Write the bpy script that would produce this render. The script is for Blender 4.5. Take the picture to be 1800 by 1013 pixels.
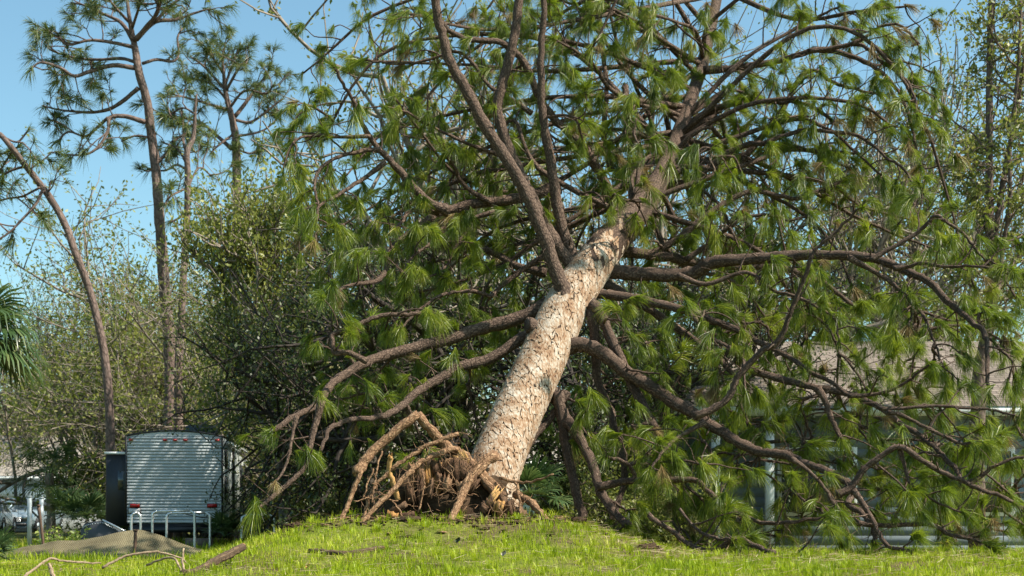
import bpy, math, random
import numpy as np
from mathutils import Vector

random.seed(7)
rng = np.random.default_rng(7)
R = math.radians
sc = bpy.context.scene
for o in list(bpy.data.objects):
    bpy.data.objects.remove(o, do_unlink=True)

# ------------------------------------------------------------------ camera, sky, sun, exposure
ZC = 0.85                      # eye height above the far lawn
F = 2500.0                     # focal length in photograph pixels (50 mm on 36 mm)
HZ = 905.0                     # horizon row in the photograph
cam_d = bpy.data.cameras.new('camera')
cam = bpy.data.objects.new('camera', cam_d)
sc.collection.objects.link(cam)
cam.location = (0, 0, ZC)
cam.rotation_euler = (R(90), 0, 0)
cam_d.lens = 50.0
cam_d.sensor_width = 36.0
cam_d.shift_y = (HZ - 506.5) / 1800.0
cam_d.clip_start = 0.1
cam_d.clip_end = 3000
cam_d.dof.use_dof = True
cam_d.dof.focus_distance = 17.0
cam_d.dof.aperture_fstop = 3.2
sc.camera = cam

SUN_AZ, SUN_EL = 107.0, 49.0   # clockwise from +Y, above the horizon
world = bpy.data.worlds.new('World')
sc.world = world
world.use_nodes = True
wn = world.node_tree
wn.nodes.clear()
sky = wn.nodes.new('ShaderNodeTexSky')
sky.sky_type = 'NISHITA'
sky.sun_disc = False
sky.sun_elevation = R(SUN_EL)
sky.sun_rotation = R(SUN_AZ)
sky.air_density = 1.0
sky.dust_density = 1.6
sky.ozone_density = 1.0
bg = wn.nodes.new('ShaderNodeBackground')
bg.inputs['Strength'].default_value = 0.108
wo = wn.nodes.new('ShaderNodeOutputWorld')
tint = wn.nodes.new('ShaderNodeMix'); tint.data_type = 'RGBA'; tint.blend_type = 'MULTIPLY'   # white balance of the photograph
tint.inputs[0].default_value = 1.0; tint.inputs[7].default_value = (0.82, 1.06, 0.98, 1)
wn.links.new(sky.outputs[0], tint.inputs[6]); wn.links.new(tint.outputs[2], bg.inputs[0])
wn.links.new(bg.outputs[0], wo.inputs[0])

sun_d = bpy.data.lights.new('sun', 'SUN')
sun_d.energy = 5.0
sun_d.angle = R(0.53)
sun_d.color = (1.0, 0.92, 0.80)
sun = bpy.data.objects.new('sun', sun_d)
sc.collection.objects.link(sun)
SDIR = Vector((math.cos(R(SUN_EL)) * math.sin(R(SUN_AZ)), math.cos(R(SUN_EL)) * math.cos(R(SUN_AZ)), math.sin(R(SUN_EL))))
sun.rotation_euler = (-SDIR).to_track_quat('-Z', 'Y').to_euler()
sun.location = (20, -10, 30)

sc.view_settings.view_transform = 'Standard'
sc.view_settings.look = 'None'
sc.view_settings.gamma = 1.0
sc.view_settings.use_curve_mapping = False
sc.view_settings.exposure = 0.92
sc.render.engine = 'CYCLES'
sc.cycles.max_bounces = 6
sc.cycles.transparent_max_bounces = 6

# ------------------------------------------------------------------ helpers
C = sc.collection

def P(px, py, Y):
    """world point seen at photograph pixel (px, py) at distance Y"""
    return np.array([(px - 900.0) / F * Y, Y, ZC + (HZ - py) / F * Y])

def nrm(v):
    v = np.asarray(v, float)
    return v / (np.linalg.norm(v) + 1e-12)

class MB:
    """collects vertices and faces, builds ONE mesh"""
    def __init__(s):
        s.v = []; s.q = []; s.t = []; s.n = 0; s.uv = []; s.qm = []; s.tm = []
    def add(s, v, q=None, t=None, uv=None, m=0):
        v = np.asarray(v, float).reshape(-1, 3)
        s.v.append(v)
        s.uv.append(np.zeros((len(v), 2)) if uv is None else uv)
        if q is not None and len(q):
            q = np.asarray(q, int).reshape(-1, 4); s.q.append(q + s.n); s.qm.append(np.full(len(q), m))
        if t is not None and len(t):
            t = np.asarray(t, int).reshape(-1, 3); s.t.append(t + s.n); s.tm.append(np.full(len(t), m))
        s.n += len(v)
    def box(s, c, size, rot=None, m=0):
        hx, hy, hz = np.array(size) / 2.0
        v = np.array([[x, y, z] for x in (-hx, hx) for y in (-hy, hy) for z in (-hz, hz)])
        if rot is not None:
            v = v @ np.array(rot).T
        s.add(v + np.array(c), [[0, 1, 3, 2], [4, 6, 7, 5], [0, 4, 5, 1], [2, 3, 7, 6], [0, 2, 6, 4], [1, 5, 7, 3]], m=m)
    def mesh(s, name, mats, smooth=False, origin=(0, 0, 0)):
        me = bpy.data.meshes.new(name)
        if not s.n:
            return me
        v = np.concatenate(s.v) - np.array(origin, float)
        q = np.concatenate(s.q) if s.q else np.zeros((0, 4), int)
        t = np.concatenate(s.t) if s.t else np.zeros((0, 3), int)
        mi = np.concatenate((s.qm or [np.zeros(0)]) + (s.tm or [np.zeros(0)])).astype(np.int32)
        li = np.concatenate([q.ravel(), t.ravel()]).astype(np.int32)
        ls = np.concatenate([np.arange(len(q)) * 4, len(q) * 4 + np.arange(len(t)) * 3]).astype(np.int32)
        me.vertices.add(len(v)); me.vertices.foreach_set('co', v.astype(np.float32).ravel())
        me.loops.add(len(li)); me.loops.foreach_set('vertex_index', li)
        me.polygons.add(len(ls)); me.polygons.foreach_set('loop_start', ls)
        for mt in (mats if isinstance(mats, (list, tuple)) else [mats]):
            me.materials.append(mt)
        me.polygons.foreach_set('material_index', mi)
        if smooth:
            me.polygons.foreach_set('use_smooth', np.ones(len(ls), bool))
        uv = np.concatenate(s.uv)
        ul = me.uv_layers.new(name='uv')
        ul.data.foreach_set('uv', uv[li].astype(np.float32).ravel())
        me.update(calc_edges=True)
        return me
    def obj(s, name, mats, parent=None, smooth=False, **tags):
        org = tuple(parent_world(parent)) if parent is not None else (0, 0, 0)
        ob = bpy.data.objects.new(name, s.mesh(name, mats, smooth, org))
        C.objects.link(ob)
        if parent is not None:
            ob.parent = parent
        for k, val in tags.items():
            ob[k] = val
        return ob

def parent_world(p):
    o = np.zeros(3)
    while p is not None:
        o = o + np.array(p.location); p = p.parent
    return o

def local_obj(mb, name, mats, parent, smooth=False, **tags):
    """mesh already given in the parent's own coordinates"""
    ob = bpy.data.objects.new(name, mb.mesh(name, mats, smooth))
    C.objects.link(ob); ob.parent = parent
    for k, val in tags.items():
        ob[k] = val
    return ob

def thing(name, label, cat, loc=(0, 0, 0), rz=0.0, group=None):
    o = bpy.data.objects.new(name, None)
    C.objects.link(o)
    o.empty_display_size = 0.2
    o.location = tuple(loc); o.rotation_euler = (0, 0, rz)
    o['label'] = label; o['category'] = cat
    if group: o['group'] = group
    return o

def tag(o, label, cat, group=None):
    o['label'] = label; o['category'] = cat
    if group: o['group'] = group
    return o

def catmull(pts, per=4):
    p = np.asarray(pts, float)
    if len(p) < 3:
        t = np.linspace(0, 1, per * (len(p) - 1) + 1)[:, None]
        return p[0] * (1 - t) + p[-1] * t
    e = np.vstack([2 * p[0] - p[1], p, 2 * p[-1] - p[-2]])
    out = []
    for i in range(1, len(e) - 2):
        a, b, c, d = e[i - 1], e[i], e[i + 1], e[i + 2]
        for t in np.linspace(0, 1, per, endpoint=False):
            out.append(0.5 * (2 * b + (c - a) * t + (2 * a - 5 * b + 4 * c - d) * t * t + (3 * b - a - 3 * c + d) * t ** 3))
    out.append(p[-1])
    return np.array(out)

def frames(p):
    t = np.gradient(p, axis=0)
    t /= np.linalg.norm(t, axis=1)[:, None] + 1e-12
    n0 = np.cross(t[0], [0, 0, 1.0])
    if np.linalg.norm(n0) < 0.1: n0 = np.cross(t[0], [1.0, 0, 0])
    n = np.zeros_like(p); n[0] = nrm(n0)
    for i in range(1, len(p)):
        w = n[i - 1] - t[i] * np.dot(n[i - 1], t[i])
        n[i] = w / (np.linalg.norm(w) + 1e-12)
    return t, n, np.cross(t, n)

def tube(mb, p, r, sides=6, rough=0.0, cap=True, m=0):
    p = np.asarray(p, float); k = len(p)
    r = np.interp(np.linspace(0, 1, k), np.linspace(0, 1, len(np.atleast_1d(r))), np.atleast_1d(r)) if np.ndim(r) else np.full(k, r)
    t, n, b = frames(p)
    a = np.linspace(0, 2 * np.pi, sides, endpoint=False)
    rr = r[:, None] * (1 + (rng.normal(0, rough, (k, sides)) if rough else 0))
    v = p[:, None, :] + rr[..., None] * (np.cos(a)[None, :, None] * n[:, None, :] + np.sin(a)[None, :, None] * b[:, None, :])
    d = np.concatenate([[0], np.cumsum(np.linalg.norm(np.diff(p, axis=0), axis=1))])
    uv = np.stack(np.broadcast_arrays((a * r.mean())[None, :], d[:, None]), -1).reshape(-1, 2)
    i = np.arange(k - 1)[:, None] * sides; j = np.arange(sides)[None, :]; j2 = (j + 1) % sides
    q = np.stack([i + j, i + j2, i + sides + j2, i + sides + j], -1).reshape(-1, 4)
    v = v.reshape(-1, 3); tr = None
    if cap:
        v = np.vstack([v, p[0], p[-1]]); uv = np.vstack([uv, uv[0], uv[-1]])
        c0, c1 = k * sides, k * sides + 1
        jj = np.arange(sides); jn = (jj + 1) % sides
        tr = np.vstack([np.stack([np.full(sides, c0), jn, jj], 1), np.stack([np.full(sides, c1), (k - 1) * sides + jj, (k - 1) * sides + jn], 1)])
    mb.add(v, q, tr, uv, m)

# ------------------------------------------------------------------ materials
def newmat(name):
    m = bpy.data.materials.new(name); m.use_nodes = True
    nt = m.node_tree; nt.nodes.clear()
    out = nt.nodes.new('ShaderNodeOutputMaterial')
    return m, nt, out

def N(nt, t, **kw):
    n = nt.nodes.new(t)
    for k, v in kw.items():
        if k.startswith('i_'):
            n.inputs[k[2:].replace('_', ' ')].default_value = v
        else:
            setattr(n, k, v)
    return n

def ramp(nt, fac, stops):
    r = nt.nodes.new('ShaderNodeValToRGB')
    el = r.color_ramp.elements
    while len(el) < len(stops): el.new(0.5)
    for e, (pos, col) in zip(el, stops):
        e.position = pos; e.color = (*col, 1)
    nt.links.new(fac, r.inputs[0])
    return r.outputs[0]

def island_random(nt):
    """a number that differs for each loose piece and each object"""
    g = N(nt, 'ShaderNodeNewGeometry'); o = N(nt, 'ShaderNodeObjectInfo')
    a = N(nt, 'ShaderNodeMath', operation='ADD')
    nt.links.new(g.outputs['Random Per Island'], a.inputs[0]); nt.links.new(o.outputs['Random'], a.inputs[1])
    f = N(nt, 'ShaderNodeMath', operation='FRACT'); nt.links.new(a.outputs[0], f.inputs[0])
    return f.outputs[0]

def leaf_mat(name, stops, trans=0.35, tcol=(0.20, 0.28, 0.04), rough=0.45, spec=0.4, patch=0.0, pscale=2.2):
    m, nt, out = newmat(name)
    fac = island_random(nt)
    if patch:                                   # neighbouring sprays differ in tone
        g_ = N(nt, 'ShaderNodeNewGeometry'); no = N(nt, 'ShaderNodeTexNoise', i_Scale=pscale, i_Detail=2.0)
        nt.links.new(g_.outputs['Position'], no.inputs['Vector'])
        mr = N(nt, 'ShaderNodeMapRange'); mr.inputs[1].default_value = .3; mr.inputs[2].default_value = .7
        nt.links.new(no.outputs[0], mr.inputs[0])
        mi = N(nt, 'ShaderNodeMix', data_type='FLOAT'); mi.inputs[0].default_value = patch
        nt.links.new(fac, mi.inputs[2]); nt.links.new(mr.outputs[0], mi.inputs[3]); fac = mi.outputs[0]
    col = ramp(nt, fac, stops)
    p = N(nt, 'ShaderNodeBsdfPrincipled', i_Roughness=rough)
    p.inputs['Specular IOR Level'].default_value = spec
    nt.links.new(col, p.inputs['Base Color'])
    mixc = N(nt, 'ShaderNodeMix', data_type='RGBA'); mixc.inputs[0].default_value = 0.5
    nt.links.new(col, mixc.inputs[6]); mixc.inputs[7].default_value = (*tcol, 1)
    tb = N(nt, 'ShaderNodeBsdfTranslucent'); nt.links.new(mixc.outputs[2], tb.inputs[0])
    mx = N(nt, 'ShaderNodeMixShader'); mx.inputs[0].default_value = trans
    nt.links.new(p.outputs[0], mx.inputs[1]); nt.links.new(tb.outputs[0], mx.inputs[2])
    nt.links.new(mx.outputs[0], out.inputs[0])
    return m

def bark_mat(name, stops, su=14, sv=6, bump=0.6, dist=0.02, island=0.0, cell=True, big=0.0):
    m, nt, out = newmat(name)
    uv = N(nt, 'ShaderNodeTexCoord')
    mp = N(nt, 'ShaderNodeMapping'); mp.inputs['Scale'].default_value = (su, sv, 1)
    nt.links.new(uv.outputs['UV'], mp.inputs[0])
    no = N(nt, 'ShaderNodeTexNoise', i_Scale=1.6, i_Detail=6.0, i_Roughness=0.65)
    nt.links.new(mp.outputs[0], no.inputs['Vector'])
    fac = no.outputs[0]
    if cell:
        vo = N(nt, 'ShaderNodeTexVoronoi', feature='DISTANCE_TO_EDGE', i_Scale=1.0)
        wv = N(nt, 'ShaderNodeMixRGB', blend_type='ADD'); wv.inputs[0].default_value = 0.35
        nt.links.new(mp.outputs[0], wv.inputs[1]); nt.links.new(no.outputs[1], wv.inputs[2])
        nt.links.new(wv.outputs[0], vo.inputs['Vector'])
        mul = N(nt, 'ShaderNodeMapRange'); mul.inputs[1].default_value = 0.0; mul.inputs[2].default_value = 0.18
        nt.links.new(vo.outputs[0], mul.inputs[0])
        mm = N(nt, 'ShaderNodeMath', operation='MULTIPLY')
        ad = N(nt, 'ShaderNodeMath', operation='MULTIPLY_ADD'); ad.inputs[1].default_value = 0.55; ad.inputs[2].default_value = 0.45
        nt.links.new(mul.outputs[0], ad.inputs[0])
        nt.links.new(no.outputs[0], mm.inputs[0]); nt.links.new(ad.outputs[0], mm.inputs[1])
        fac = mm.outputs[0]
    if island:
        mi = N(nt, 'ShaderNodeMix', data_type='FLOAT'); mi.inputs[0].default_value = island
        nt.links.new(fac, mi.inputs[2]); nt.links.new(island_random(nt), mi.inputs[3])
        cfac = mi.outputs[0]
    else:
        cfac = fac
    if big:                                    # stains that run over many plates
        g_ = N(nt, 'ShaderNodeNewGeometry'); nb = N(nt, 'ShaderNodeTexNoise', i_Scale=4.5, i_Detail=3.0); nt.links.new(g_.outputs['Position'], nb.inputs['Vector'])
        m2 = N(nt, 'ShaderNodeMix', data_type='FLOAT'); m2.inputs[0].default_value = big
        nt.links.new(cfac, m2.inputs[2]); nt.links.new(nb.outputs[0], m2.inputs[3]); cfac = m2.outputs[0]
    col = ramp(nt, cfac, stops)
    p = N(nt, 'ShaderNodeBsdfPrincipled', i_Roughness=0.85)
    p.inputs['Specular IOR Level'].default_value = 0.25
    nt.links.new(col, p.inputs['Base Color'])
    bu = N(nt, 'ShaderNodeBump', i_Strength=bump, i_Distance=dist)
    nt.links.new(fac, bu.inputs['Height']); nt.links.new(bu.outputs[0], p.inputs['Normal'])
    nt.links.new(p.outputs[0], out.inputs[0])
    return m

def plain(name, col, rough=0.5, metal=0.0, noise=0.0, scale=8.0, spec=0.5, stretch=(1, 1, 1), bump=0.0):
    m, nt, out = newmat(name)
    p = N(nt, 'ShaderNodeBsdfPrincipled', i_Roughness=rough, i_Metallic=metal)
    p.inputs['Specular IOR Level'].default_value = spec
    p.inputs['Base Color'].default_value = (*col, 1)
    if noise or bump:
        tc = N(nt, 'ShaderNodeTexCoord'); mp = N(nt, 'ShaderNodeMapping'); mp.inputs['Scale'].default_value = stretch
        nt.links.new(tc.outputs['Object'], mp.inputs[0])
        no = N(nt, 'ShaderNodeTexNoise', i_Scale=scale, i_Detail=5.0, i_Roughness=0.6)
        nt.links.new(mp.outputs[0], no.inputs['Vector'])
        lo = tuple(c * (1 - noise) for c in col); hi = tuple(min(1, c * (1 + noise)) for c in col)
        nt.links.new(ramp(nt, no.outputs[0], [(0.3, lo), (0.7, hi)]), p.inputs['Base Color'])
        if bump:
            bu = N(nt, 'ShaderNodeBump', i_Strength=bump, i_Distance=0.02)
            nt.links.new(no.outputs[0], bu.inputs['Height']); nt.links.new(bu.outputs[0], p.inputs['Normal'])
    nt.links.new(p.outputs[0], out.inputs[0])
    return m

M = {}
M['plate'] = bark_mat('bark_plate', [(0.36, (0.10, 0.056, 0.036)), (0.43, (0.25, 0.145, 0.08)), (0.49, (0.315, 0.22, 0.145)), (0.54, (0.385, 0.31, 0.235)), (0.62, (0.50, 0.44, 0.365))], su=22, sv=12, bump=1.0, dist=0.008, island=0.09, cell=False, big=.32)
M['fissure'] = bark_mat('bark_fissure', [(0.2, (0.03, 0.018, 0.012)), (0.7, (0.10, 0.06, 0.04))], su=20, sv=10)
M['limb'] = bark_mat('limb_bark', [(0.15, (0.035, 0.022, 0.016)), (0.35, (0.085, 0.055, 0.040)), (0.55, (0.16, 0.108, 0.078)), (0.8, (0.28, 0.21, 0.16))], su=38, sv=17, bump=1.0, dist=0.02)
M['root'] = bark_mat('root_bark', [(0.15, (0.09, 0.045, 0.024)), (0.45, (0.26, 0.15, 0.08)), (0.8, (0.46, 0.32, 0.195))], su=26, sv=14, bump=0.9, dist=0.02)
M['torn'] = bark_mat('torn_wood', [(0.2, (0.16, 0.07, 0.025)), (0.5, (0.40, 0.21, 0.07)), (0.8, (0.55, 0.36, 0.15))], su=60, sv=5, bump=0.9, dist=0.015, island=0.35, cell=False)
M['rootdark'] = bark_mat('dark_root_bark', [(0.2, (0.035, 0.018, 0.01)), (0.5, (0.11, 0.06, 0.033)), (0.8, (0.2, 0.12, 0.07))], su=40, sv=8, bump=1.0, dist=0.02, island=.3, cell=False)  # darker brown root bark, used on some of the splinters
M['soil'] = plain('soil', (0.055, 0.036, 0.022), 0.95, noise=0.5, scale=12, spec=0.1, bump=0.8)
M['farbark'] = bark_mat('far_bark', [(0.15, (0.06, 0.042, 0.034)), (0.5, (0.17, 0.12, 0.10)), (0.85, (0.27, 0.20, 0.165))], su=10, sv=4, bump=0.8, dist=0.03)
M['oakbark'] = bark_mat('grey_bark', [(0.2, (0.11, 0.09, 0.07)), (0.5, (0.25, 0.21, 0.17)), (0.85, (0.42, 0.375, 0.31))], su=9, sv=3, bump=0.6, dist=0.02)
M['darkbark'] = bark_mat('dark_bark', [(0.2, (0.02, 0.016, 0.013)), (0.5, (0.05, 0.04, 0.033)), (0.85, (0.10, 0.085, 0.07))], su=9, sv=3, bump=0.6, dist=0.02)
M['needle'] = leaf_mat('pine_needles', [(0.08, (0.025, 0.05, 0.008)), (0.4, (0.085, 0.135, 0.012)), (0.65, (0.20, 0.25, 0.018)), (0.86, (0.36, 0.36, 0.04)), (0.97, (0.36, 0.26, 0.09))], trans=0.42, tcol=(0.30, 0.40, 0.02), rough=0.38, patch=.5, pscale=1.7)
M['deadneedle'] = leaf_mat('dead_needles', [(0.1, (0.12, 0.075, 0.03)), (0.6, (0.27, 0.18, 0.07)), (1.0, (0.34, 0.30, 0.10))], trans=.25, tcol=(.3, .2, .06))
M['farneedle'] = leaf_mat('far_pine_needles', [(0.0, (0.035, 0.06, 0.018)), (0.6, (0.09, 0.125, 0.03)), (1.0, (0.19, 0.19, 0.05))], trans=0.3, tcol=(0.2, 0.26, 0.04), patch=.4, pscale=.8)
M['leaf'] = leaf_mat('oak_leaves', [(0.0, (0.06, 0.09, 0.016)), (0.5, (0.15, 0.18, 0.035)), (0.85, (0.26, 0.265, 0.07)), (1.0, (0.36, 0.31, 0.15))], trans=0.4, tcol=(0.3, 0.34, 0.05))
M['leafy'] = leaf_mat('yellow_green_leaves', [(0.0, (0.08, 0.11, 0.018)), (0.5, (0.18, 0.21, 0.035)), (1.0, (0.34, 0.35, 0.08))], trans=0.4, tcol=(0.28, 0.3, 0.05))
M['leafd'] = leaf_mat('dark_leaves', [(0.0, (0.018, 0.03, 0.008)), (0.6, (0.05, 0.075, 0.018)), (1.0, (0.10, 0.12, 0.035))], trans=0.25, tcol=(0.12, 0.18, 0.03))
M['palm'] = leaf_mat('palm_leaves', [(0.0, (0.03, 0.06, 0.02)), (0.7, (0.07, 0.12, 0.04)), (1.0, (0.14, 0.17, 0.06))], trans=0.25, tcol=(0.15, 0.25, 0.05), rough=0.35)
M['shrub'] = leaf_mat('bright_shrub_leaves', [(0.0, (0.12, 0.2, 0.03)), (0.6, (0.24, 0.32, 0.06)), (1.0, (0.42, 0.46, 0.14))], trans=0.35, tcol=(0.3, 0.4, 0.05))
M['grass'] = leaf_mat('grass_blades', [(0.1, (0.12, 0.19, 0.006)), (0.4, (0.24, 0.33, 0.010)), (0.7, (0.38, 0.45, 0.022)), (0.86, (0.48, 0.47, 0.08)), (0.98, (0.55, 0.46, 0.25))], trans=0.4, tcol=(0.40, 0.50, 0.01), rough=0.45, spec=.25, patch=.45, pscale=1.3)
M['straw'] = leaf_mat('straw', [(0.0, (0.14, 0.09, 0.05)), (0.5, (0.30, 0.21, 0.11)), (1.0, (0.48, 0.40, 0.26))], trans=0.15, tcol=(0.4, 0.3, 0.15), rough=0.7)

def ground_mat():
    m, nt, out = newmat('lawn_soil')
    tc = N(nt, 'ShaderNodeTexCoord')
    n1 = N(nt, 'ShaderNodeTexNoise', i_Scale=0.9, i_Detail=6.0, i_Roughness=0.6)
    n2 = N(nt, 'ShaderNodeTexNoise', i_Scale=22.0, i_Detail=5.0, i_Roughness=0.7)
    for n in (n1, n2): nt.links.new(tc.outputs['Object'], n.inputs['Vector'])
    a = ramp(nt, n2.outputs[0], [(0.3, (0.05, 0.038, 0.022)), (0.7, (0.15, 0.105, 0.06))])
    b = ramp(nt, n2.outputs[0], [(0.3, (0.07, 0.095, 0.015)), (0.7, (0.19, 0.21, 0.035))])
    f = ramp(nt, n1.outputs[0], [(0.42, (0, 0, 0)), (0.58, (1, 1, 1))])
    mx = N(nt, 'ShaderNodeMix', data_type='RGBA')
    nt.links.new(f, mx.inputs[0]); nt.links.new(a, mx.inputs[6]); nt.links.new(b, mx.inputs[7])
    p = N(nt, 'ShaderNodeBsdfPrincipled', i_Roughness=0.95); p.inputs['Specular IOR Level'].default_value = 0.1
    nt.links.new(mx.outputs[2], p.inputs['Base Color'])
    bu = N(nt, 'ShaderNodeBump', i_Strength=0.7, i_Distance=0.03)
    nt.links.new(n2.outputs[0], bu.inputs['Height']); nt.links.new(bu.outputs[0], p.inputs['Normal'])
    nt.links.new(p.outputs[0], out.inputs[0])
    return m
M['ground'] = ground_mat()

# ------------------------------------------------------------------ ground: a low rise with a heaved mound under the roots
def sstep(a, b, x):
    t = np.clip((x - a) / (b - a), 0, 1)
    return t * t * (3 - 2 * t)

def ground_z(x, y):
    x = np.asarray(x, float); y = np.asarray(y, float)
    b = np.interp(y, [-5, 0, 6, 10, 12, 13.5, 15, 17, 20, 26, 40], [-0.55, -0.5, -0.12, 0.16, 0.31, 0.40, 0.43, 0.38, 0.22, 0.05, 0.0])
    left = sstep(-2.2, -4.2, x) * np.exp(-((y - 14) / 5.0) ** 2) * 0.17
    m = sstep(-3.9, -1.6, x) * (1 - sstep(0.35, 2.0, x)) * np.exp(-((y - 15.9) / 1.75) ** 2) * 0.41
    lump = 0.022 * np.sin(3.1 * x + 1.3 * y) * np.sin(2.3 * y - 1.7 * x) + 0.012 * np.sin(7.7 * x + 2) * np.sin(6.9 * y + 1)
    return b - left + m + lump * np.exp(-((y - 14) / 8.0) ** 2)

def ground_at(px, py):
    Y = np.linspace(8, 60, 2600)
    X = (px - 900) / F * Y
    d = (ZC + (HZ - py) / F * Y) - ground_z(X, Y)
    i = np.argmax(d < 0)
    if d[i] >= 0: i = len(Y) - 1
    return np.array([X[i], Y[i], float(ground_z(X[i], Y[i]))])

def axis(dense_lo, dense_hi, step, far):
    a = np.arange(dense_lo, dense_hi + 1e-6, step)
    g = step * 1.35 ** np.arange(1, 40)
    g = np.cumsum(g); g = g[g < far]
    return np.concatenate([(dense_lo - g)[::-1], a, dense_hi + g])
gx = axis(-9, 9, 0.16, 900); gy = axis(5, 26, 0.16, 1600)
gy = gy[gy > -300]
GX, GY = np.meshgrid(gx, gy)
gv = np.stack([GX, GY, ground_z(GX, GY)], -1).reshape(-1, 3)
nx, ny = len(gx), len(gy)
ii = (np.arange(ny - 1)[:, None] * nx + np.arange(nx - 1)[None, :]).ravel()
mb = MB(); mb.add(gv, np.stack([ii, ii + 1, ii + nx + 1, ii + nx], 1))
g = mb.obj('ground', M['ground'], None, True); g['kind'] = 'structure'

# ------------------------------------------------------------------ needle tufts
def tuft_mesh(pitch, n, L, w, seed, spread=75):
    """drooping brush of long needles; returns verts, quads, tris (local, pointing along +X at the given pitch)"""
    r = np.random.default_rng(seed)
    ax = np.array([math.cos(pitch), 0, math.sin(pitch)])
    th = R(8) + (R(spread) - R(8)) * r.random(n) ** 0.8
    ph = r.random(n) * 2 * np.pi
    e1 = np.array([-math.sin(pitch), 0, math.cos(pitch)]); e2 = np.array([0, 1.0, 0])
    d = np.cos(th)[:, None] * ax + np.sin(th)[:, None] * (np.cos(ph)[:, None] * e1 + np.sin(ph)[:, None] * e2)
    s = -r.random(n) * 0.45 * L
    o = ax[None] * s[:, None] + r.normal(0, 0.006, (n, 3))
    ln = L * r.uniform(0.7, 1.12, n)
    gdr = r.uniform(0.15, 0.55, n)
    down = np.array([0, 0, -1.0])
    def at(t):
        return o + ln[:, None] * (d * t + down * (gdr * t * t)[:, None])
    side = np.cross(d, r.normal(0, 1, (n, 3))); side /= np.linalg.norm(side, axis=1)[:, None]
    ww = w * r.uniform(0.7, 1.2, n)[:, None]
    a, b, c = at(0.0), at(0.55), at(1.0)
    v = np.stack([a - side * ww * .5, a + side * ww * .5, b + side * ww * .5, b - side * ww * .5, c], 1).reshape(-1, 3)
    k = np.arange(n)[:, None] * 5
    return v, k + np.array([[0, 1, 2, 3]]), k + np.array([[3, 2, 4]])

PITCH = [-85, -65, -45, -25, 0, 25, 55]
def tuft_bank(n, L, w, per=3, seed=0, spread=75):
    out = {}
    for p in PITCH:
        out[p] = []
        for i in range(per):
            k = [1.0, .72, .5, .85, .62][i % 5]
            out[p].append(tuft_mesh(R(p), int(n * [1, .8, .65, 1.1, .7][i % 5]), L * [1, 1.1, .95, .85, 1.2][i % 5], w, seed + 31 * i + abs(p) * 7 + (3 if p < 0 else 0), spread * k))
    return out

def place_tuft(mb, bank, pos, d, scale=1.0):
    d = nrm(d)
    pit = math.degrees(math.asin(np.clip(d[2], -1, 1)))
    pk = min(PITCH, key=lambda a: abs(a - pit))
    k = rng.integers(len(bank[pk]))
    yaw = math.atan2(d[1], d[0]) + rng.normal(0, 0.25)
    if mb is not None:
        v, q, t = bank[pk][k]
        c, s = math.cos(yaw), math.sin(yaw)
        Rm = np.array([[c, -s, 0], [s, c, 0], [0, 0, 1]]) * scale
        mb.add(v @ Rm.T + pos, q, t)
    return pk, k, yaw

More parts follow.
